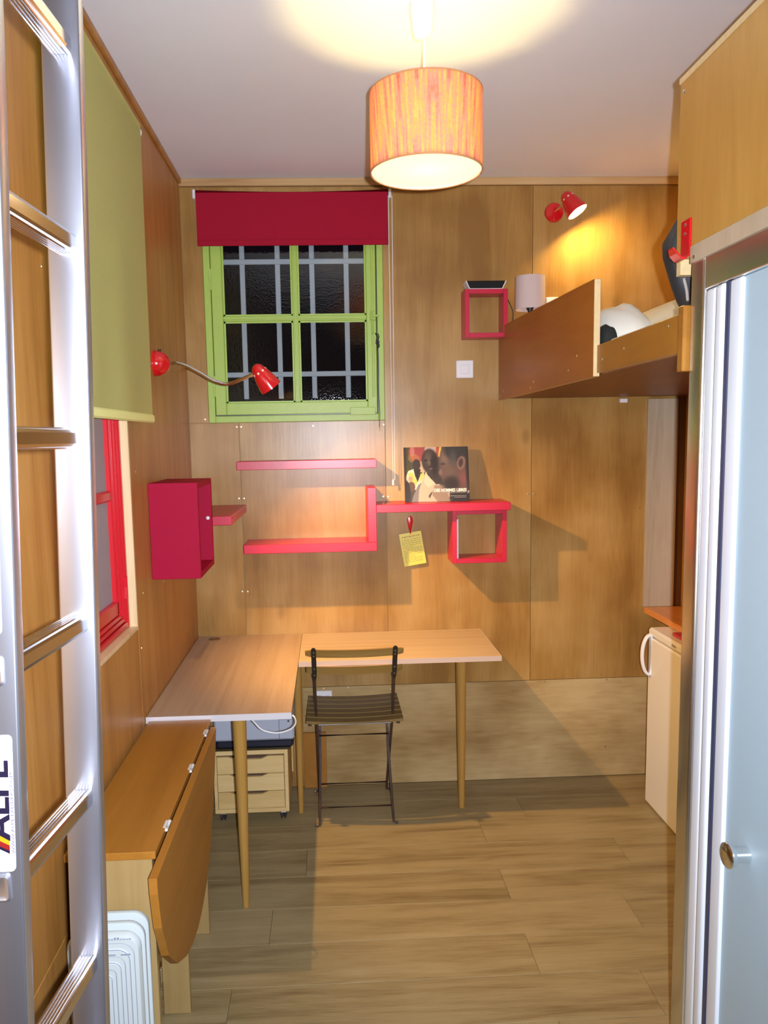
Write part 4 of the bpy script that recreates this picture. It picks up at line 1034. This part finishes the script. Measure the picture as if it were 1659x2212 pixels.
pr = thing('printer', 'blue-grey printer with a black base on the drawer unit', 'printer', (-.35, 3.42, .338))
bx('printer_base', -.51, -.180, 3.285, 3.585, .3385, .375, NAVY, pr, bev=.010)
bx('printer_body', -.515, -.176, 3.275, 3.592, .3755, .487, GREYBL, pr, bev=.008)
bm = bmesh.new(); box(bm, -.2395, -.2380, 3.2742, 3.2758, .382, .482); box(bm, -.238, -.182, 3.2742, 3.2758, .466, .4674); obj('panel_seam', bm, BLACK, pr)
lt('power_button', [(0, 0), (.004, 0), (.004, .002), (0, .002)], (-.199, 3.2752, .459), (0, -1, 0), BLACK, pr, 10)
cb = tb('cable', [(-.150, 2.60, ZD - .022), (-.138, 2.59, .722), (-.133, 2.60, .70), (-.142, 2.61, .678), (-.165, 2.62, .662), (-.203, 2.63, .652), (-.249, 2.64, .660), (-.279, 2.66, .682), (-.305, 2.69, .70), (-.33, 2.72, ZD - .022)], .0028, WHITE, None, 8, sm=6)
tag(cb, 'white cable looping below the front edge of the desk', 'cable')

# ------------------------------------------------------------------ folding chair
fc = thing('folding_chair', 'folding bistro chair with dark iron frame and wooden slats at the desk', 'chair', (.083, 3.3, 0))
def arc_slat(name, x0, x1, y, z0, z1, t, sag_y, sag_z, mat, tilt=0.0, n=12, rnd=True):
    bm = bmesh.new(); R = []
    for i in range(n + 1):
        u = i / n; s = 1 - (2 * u - 1) ** 2; x = x0 + (x1 - x0) * u; yy = y - sag_y * s; dz = -sag_z * s
        e = 0.0
        if rnd and (i == 0 or i == n): e = .006
        R.append([bm.verts.new((x, yy, z0 + dz + e)), bm.verts.new((x, yy - tilt * (z1 - z0), z1 + dz - e)), bm.verts.new((x, yy - tilt * (z1 - z0) + t, z1 + dz - e)), bm.verts.new((x, yy + t, z0 + dz + e))])
    for a, b in zip(R, R[1:]):
        for k in range(4): bm.faces.new((a[k], b[k], b[(k + 1) % 4], a[(k + 1) % 4]))
    bm.faces.new(R[0]); bm.faces.new(R[-1][::-1])
    bmesh.ops.recalc_face_normals(bm, faces=bm.faces[:])
    return obj(name, bm, mat, fc)
# uprights: from backrest top down to the front feet under the desk
def upy(z): return 3.105 + (.81 - z) * .574
for sx in (-1, 1):
    xt = .0835 + sx * .1640
    bm = bmesh.new()
    R = []
    for z, wd in ((.8185, .0035), (.8165, .0065), (.812, .0090), (.80, .0098), (.70, .0098), (.675, .0085), (.655, .0045)):
        R.append([bm.verts.new((xt + a * wd, upy(z) + b * .0035, z)) for a, b in ((-1, -1), (1, -1), (1, 1), (-1, 1))])
    for a, b in zip(R, R[1:]):
        for k in range(4): bm.faces.new((a[k], a[(k + 1) % 4], b[(k + 1) % 4], b[k]))
    bm.faces.new(R[0]); bm.faces.new(R[-1][::-1]); bmesh.ops.recalc_face_normals(bm, faces=bm.faces[:])
    u = obj('upright_paddle', bm, BLACKM, fc)
    bm = bmesh.new()
    for z in (.797, .780, .717, .685): lathe(bm, [(.0032, 0), (.0028, .0012), (0, .0016)], (xt, upy(z) - .0034, z), (0, -1, -.5), 8)
    obj('rivets', bm, CHROME, u, kind='stuff')
    xf = .0755 + sx * .158
    tb('leg', [(xt, upy(.66), .66), (xt, upy(.45), .45), (xf + sx * .0, upy(.03), .03), (xf, upy(.008), .012), (xf + sx * .012, upy(.0), .0065), (xf + sx * .020, upy(0), .0085)], .0055, BROWNM, fc, 8)
    # short legs from the seat front to the rear feet
    xr = .0825 + sx * .152
    xg = .0825 + sx * .158
    tb('leg', [(xr, 3.51, .44), (xr, 3.40, .26), (xg, 3.252, .03), (xg, 3.238, .012), (xg + sx * .012, 3.236, .0065), (xg + sx * .020, 3.236, .0085)], .0055, BROWNM, fc, 8)
    lt('pivot', [(0, 0), (.010, 0), (.010, .012), (.006, .018), (0, .018)], (xt + sx * .004, upy(.444), .444), (sx, 0, 0), BLACKM, fc, 12)
tb('seat_rod', [(-.075, upy(.444), .444), (.240, upy(.444), .444)], .0050, BROWNM, fc, 8)
tb('cross_rod', [(-.070, 3.345, .362), (.232, 3.345, .362)], .0040, BROWNM, fc, 8)
tb('cross_rod', [(-.078, upy(.055), .055), (.232, upy(.055), .055)], .0045, BROWNM, fc, 8)
tb('cross_rod', [(-.074, 3.276, .066), (.239, 3.276, .066)], .0040, BROWNM, fc, 8)
arc_slat('back_slat', -.1145, .2825, 3.1373, .772, .809, .014, .020, .002, SLAT, .574)
arc_slat('back_slat', -.1130, .2805, 3.1855, .688, .727, .014, .020, .002, SLAT, .574)
bm = bmesh.new()
for x in (-.105, .268): box(bm, x - .006, x + .006, 3.235, 3.585, .446, .456, .002)
tube(bm, [(-.07, 3.235, .451), (.235, 3.235, .451)], .004, 8)
obj('seat_frame', bm, BROWNM, fc)
for k in range(6):
    y = 3.235 + k * .0605
    bm = bmesh.new(); R = []
    n = 12; z0 = .4635 - (y - 3.235) * .01
    for i in range(n + 1):
        u_ = i / n; s = 1 - (2 * u_ - 1) ** 2; x = -.122 + .410 * u_; dz = -.010 * s
        R.append([bm.verts.new((x, y, z0 + dz - .006)), bm.verts.new((x, y, z0 + dz + .006)), bm.verts.new((x, y + .046, z0 + dz + .006)), bm.verts.new((x, y + .046, z0 + dz - .006))])
    for a, b in zip(R, R[1:]):
        for q in range(4): bm.faces.new((a[q], b[q], b[(q + 1) % 4], a[(q + 1) % 4]))
    bm.faces.new(R[0]); bm.faces.new(R[-1][::-1]); bmesh.ops.recalc_face_normals(bm, faces=bm.faces[:])
    obj('seat_slat', bm, SLATD, fc)

# ------------------------------------------------------------------ drop-leaf table
dt = thing('drop_leaf_table', 'orange beech drop-leaf table folded against the left wall', 'table', (-.51, 2.13, 0))
ZG = .735
bx('tabletop', -.612, -.409, 1.705, 2.553, ZG - .018, ZG, BEECH, dt, bev=.0015)
bx('end_panel', -.600, -.419, 1.712, 1.730, .0005, ZG - .0185, BEECHV, dt, bev=.001)
bx('end_panel', -.600, -.438, 2.522, 2.540, .0005, ZG - .0185, BEECHV, dt, bev=.001)
bx('stretcher', -.545, -.527, 1.7305, 2.5215, .06, .55, BEECHV, dt, bev=.001)
lp = [(2.548, .727), (2.546, .60), (2.50, .52), (2.40, .445), (2.28, .395), (2.16, .365), (2.04, .352), (1.93, .362), (1.83, .395), (1.74, .455), (1.67, .535), (1.63, .62), (1.614, .705), (1.614, .727)]
lp = [(2.503, .727), (2.470, .66), (2.40, .54), (2.31, .435), (2.20, .362), (2.12, .338), (2.04, .331), (1.96, .34), (1.88, .363), (1.774, .417), (1.683, .500), (1.630, .60), (1.610, .69), (1.608, .727)]
bm = bmesh.new(); prism(bm, lp, 0, -.4035, -.385, .0012); obj('drop_leaf', bm, BEECH, dt)
bx('gate_leg', -.513, -.437, 2.150, 2.168, .0005, .64, BEECHV, dt, bev=.001)
bx('gate_rail', -.5265, -.440, 2.169, 2.50, .52, .58, BEECHV, dt, bev=.001)
for y in (1.835, 2.17, 2.44):
    bm = bmesh.new(); tube(bm, [(-.4065, y - .022, ZG - .004), (-.4065, y + .022, ZG - .004)], .0042, 8); box(bm, -.409 - .006, -.409, y - .018, y + .018, ZG - .0008, ZG + .0008)
    obj('hinge', bm, plain('nickel', (.62, .62, .60), .3, spec=.8), dt, smooth='auto')
bm = bmesh.new(); box(bm, -.526, -.5135, 2.135, 2.175, .10, .15, .002); obj('gate_hinge', bm, CHROME, dt)

# ------------------------------------------------------------------ oil radiator in front of the table
rd = thing('oil_radiator', 'white ribbed oil radiator standing in front of the drop-leaf table', 'radiator', (-.48, 1.64, 0))
def rrect(cx, cz, hx, hz, r, n=6):
    pts = []
    for sx, sz, a0 in ((1, 1, 0), (-1, 1, 90), (-1, -1, 180), (1, -1, 270)):
        for i in range(n + 1):
            a = math.radians(a0 + 90 * i / n); pts.append((cx + sx * (hx - r) + r * math.cos(a), cz + sz * (hz - r) + r * math.sin(a)))
    return pts
RX, RZ, HX, HZ = -.502, .336, .078, .277
for k, yc in enumerate((1.602, 1.640, 1.678)):
    bm = bmesh.new()
    if k == 0:
        # embossed front fin: nested rounded ridges
        steps = [(0, .010), (.004, 0), (.012, 0), (.014, .004), (.022, .004), (.024, 0), (.032, 0), (.034, .005), (.042, .005), (.044, .001), (.052, .001), (.054, .005), (.062, .005), (.064, .001), (.070, .001)]
        rings = []
        for ins, dy in steps:
            r = max(.006, .034 - ins * .4)
            rings.append([bm.verts.new((x, yc - .010 + dy, z)) for x, z in rrect(RX, RZ, HX - ins, HZ - ins * 1.5, min(r, HX - ins - .0005))])
        back = [bm.verts.new((x, yc + .006, z)) for x, z in rrect(RX, RZ, HX, HZ, .034)]
        rings.insert(0, back)
        for a, b in zip(rings, rings[1:]):
            for i in range(len(a)): bm.faces.new((a[i], a[(i + 1) % len(a)], b[(i + 1) % len(a)], b[i]))
        bm.faces.new(back[::-1]); bm.faces.new(rings[-1])
        bmesh.ops.recalc_face_normals(bm, faces=bm.faces[:])
    else:
        prism(bm, rrect(RX, RZ, HX, HZ, .034), 1, yc - .006, yc + .006, .002)
    fin = obj('fin', bm, RADW, rd, smooth='auto')
    if k == 0:
        bm = bmesh.new()
        for ins in (.0125, .0233, .0333, .0433, .0533, .0633):
            P_ = rrect(RX, RZ, HX - ins, HZ - ins * 1.5, max(.006, .034 - ins * .4))
            tube(bm, [(x, yc - .0089 + (.002 if ins > .03 else 0), z) for x, z in P_ + P_[:1]], .0011, 5, caps=False)
        obj('groove_lines', bm, plain('groove_grey', (.25, .28, .36), .6), fin)
        bm = bmesh.new()
        for x, l in ((-.465, .020), (-.498, .022)):
            box(bm, x, x + l, yc - .0109, yc - .0095, RZ + HZ - .046, RZ + HZ - .043)
        for k2 in range(9):
            box(bm, -.496 + k2 * .0062, -.492 + k2 * .0062, yc - .0109, yc - .0095, RZ + HZ - .0105, RZ + HZ - .0085 + (.003 if k2 in (3, 4) else 0))
        obj('embossed_marks', bm, plain('groove_grey', (.25, .28, .36), .6), fin)
bm = bmesh.new()
for z in (RZ + HZ - .06, RZ - HZ + .06): tube(bm, [(RX, 1.600, z), (RX, 1.69, z)], .02, 14)
obj('oil_pipe', bm, RADW, rd, smooth='auto')
for x in (RX - .06, RX + .06):
    bm = bmesh.new(); tube(bm, [(x - .009, 1.64, .0205), (x + .009, 1.64, .0205)], .02, 14); box(bm, x - .004, x + .004, 1.632, 1.648, .02, .075)
    obj('castor', bm, BLACK, rd, smooth='auto')

# ------------------------------------------------------------------ aluminium ladder
ld = thing('ladder', 'aluminium ladder standing upright close by on the left', 'ladder', (-.41, 1.08, 0))
def rail(name, y0, y1, xr, sl, zr, wdt):
    bm = bmesh.new(); vs = []
    def xe(z): return xr + sl * (z - zr)
    P_ = []
    for z in (.0005, 2.62):
        x1_ = xe(z); x0_ = x1_ - wdt
        P_.append([bm.verts.new(p) for p in ((x0_, y0, z), (x1_, y0, z), (x1_, y1, z), (x0_, y1, z))])
    a, b = P_
    bm.faces.new(a[::-1]); bm.faces.new(b)
    for i in range(4): bm.faces.new((a[i], a[(i + 1) % 4], b[(i + 1) % 4], b[i]))
    bmesh.ops.recalc_face_normals(bm, faces=bm.faces[:])
    es = [e for e in bm.edges if abs(e.verts[0].co.z - e.verts[1].co.z) > 1]
    bmesh.ops.bevel(bm, geom=es, offset=.003, segments=3, affect='EDGES', profile=.5)
    return obj(name, bm, ALU, ld, smooth='auto')
NR = rail('rail', .940, .965, -.3625, .0375, 1.78, .060)
FR = rail('rail', 1.185, 1.210, -.3425, .0300, 1.815, .0525)
def nx(z): return -.3625 + .0375 * (z - 1.78)
def fx(z): return -.3425 + .0300 * (z - 1.815)
for z in (2.463, 2.192, 1.927, 1.653, 1.378, 1.105, .832, .56, .287):
    bm = bmesh.new()
    hw, hz = .0155, .0135
    # rounded rung, ribbed on top and underneath
    sec = []; nr = 5
    for i in range(nr):
        a = -hw + .004 + (2 * hw - .008) * i / nr; b = -hw + .004 + (2 * hw - .008) * (i + 1) / nr; q = (b - a)
        sec += [(a + q * .15, hz + .0014), (a + q * .6, hz + .0014), (a + q * .75, hz - .0008), (a + q * .98, hz - .0008)]
    sec += [(hw - .0015, hz - .002), (hw, hz - .006), (hw, -hz + .006), (hw - .0015, -hz + .002)]
    sec += [(x, -q) for x, q in sec[nr * 4 - 1::-1]]
    sec += [(-hw + .0015, -hz + .002), (-hw, -hz + .006), (-hw, hz - .006), (-hw + .0015, hz - .002)]
    ya, yb_ = .9655, 1.1845
    A = [bm.verts.new((nx(z) - .0215 + x, ya, z + q)) for x, q in sec]; B = [bm.verts.new((fx(z) - .0265 + x, yb_, z + q)) for x, q in sec]
    n = len(sec)
    for i in range(n): bm.faces.new((A[i], A[(i + 1) % n], B[(i + 1) % n], B[i]))
    bm.faces.new(A[::-1]); bm.faces.new(B); bmesh.ops.recalc_face_normals(bm, faces=bm.faces[:])
    rg = obj('rung', bm, ALUD, ld)
    # crimped rung end showing on the outer rail face
    bm = bmesh.new(); xc = nx(z) - .034; o_ = rrect(xc, z, .0195, .018, .005, 3); i_ = rrect(xc, z, .0165, .015, .004, 3); j_ = rrect(xc, z, .013, .0115, .003, 3)
    R_ = [[bm.verts.new((x, y_, q)) for x, q in S_] for S_, y_ in ((o_, .9398), (o_, .9378), (i_, .9365), (j_, .9392))]
    for a, b in zip(R_, R_[1:]):
        for i in range(len(a)): bm.faces.new((a[i], a[(i + 1) % len(a)], b[(i + 1) % len(a)], b[i]))
    bm.faces.new(R_[-1]); bmesh.ops.recalc_face_normals(bm, faces=bm.faces[:])
    obj('rung_end', bm, ALU, rg, smooth='auto')
for (x, y0_, y1_) in ((nx(0) - .06, .938, .967), (fx(0) - .0525, 1.183, 1.212)):
    bx('rubber_foot', x - .002, x + .062, y0_, y1_, 0.0, .045, BLACK, ld, bev=.003)
# sticker
bm = bmesh.new()
zc_, hz_ = 1.2125, .0865
def stx(z): return nx(z) - .0080
st = []
for x, z in rrect(0, 0, .020, hz_, .006, 4): st.append((stx(zc_ + z) - .020 + x, zc_ + z))
prism(bm, st, 1, .9392, .93995); sk = obj('sticker', bm, plain('sticker_white', (.86, .86, .86), .45), ld, label='white sticker with stripes and lettering')
tilt = math.atan(.0375)
def SM(px, py):     # sticker frame: text runs upward, letter tops to the left
    z = zc_ + px; x = stx(z) - py
    return Matrix.Translation((x, .9388, z)) @ Matrix.Rotation(math.pi / 2, 4, 'X') @ Matrix.Rotation(math.pi / 2 - tilt, 4, 'Z')
ALPE_W = 1.36
bm = bmesh.new(); q = [(nx(1.52) - .0155 - .020 + x, 1.52 + z) for x, z in rrect(0, 0, .020, .098, .006, 4)]
prism(bm, [(x + .0375 * (z - 1.52), z) for x, z in q], 1, .9392, .93995); obj('sticker', bm, MATS['sticker_white'], ld, label='plain white sticker higher on the rail')
bm = bmesh.new()
for z, l in ((1.470, .004), (1.452, .008), (1.446, .003), (1.432, .004)): box(bm, nx(z) - .042, nx(z) - .042 + .006, .9386, .9391, z, z + l)
obj('sticker_marks', bm, plain('dark_violet_ink', (.007, .004, .02), .6, spec=.2), ld)
INK = plain('dark_violet_ink', (.007, .004, .02), .6, spec=.2); INKG = plain('grey_violet_ink', (.075, .06, .12), .6, spec=.2)
text_obj('lettering', 'ALPE', .034, SM(-.0450, .0064), INK, ld, 'LEFT', ALPE_W, extrude=.0003, bold=.0010)
text_obj('lettering', 'WWW.ALPE-LADDERS.COM', .0055, SM(-.0635, .0004), INKG, ld, 'LEFT', 1.5, extrude=.0003)
def stripe(name, p0, wd, col):
    bm = bmesh.new(); q = []
    for dy, dp in ((0, 0), (.024, .013)):
        for k in (0, wd): q.append((p0 + k + dp, .0064 + dy))
    prism(bm, [(stx(zc_ + a) - b, zc_ + a) for a, b in (q[0], q[1], q[3], q[2])], 1, .9386, .93925)
    obj(name, bm, col, ld)
stripe('stripe', -.0635, .0040, INK); stripe('stripe', -.0595, .0070, plain('stripe_red', (.16, .006, .005), .6, spec=.2)); stripe('stripe', -.0525, .0080, plain('stripe_yellow', (.30, .20, .004), .6, spec=.2))
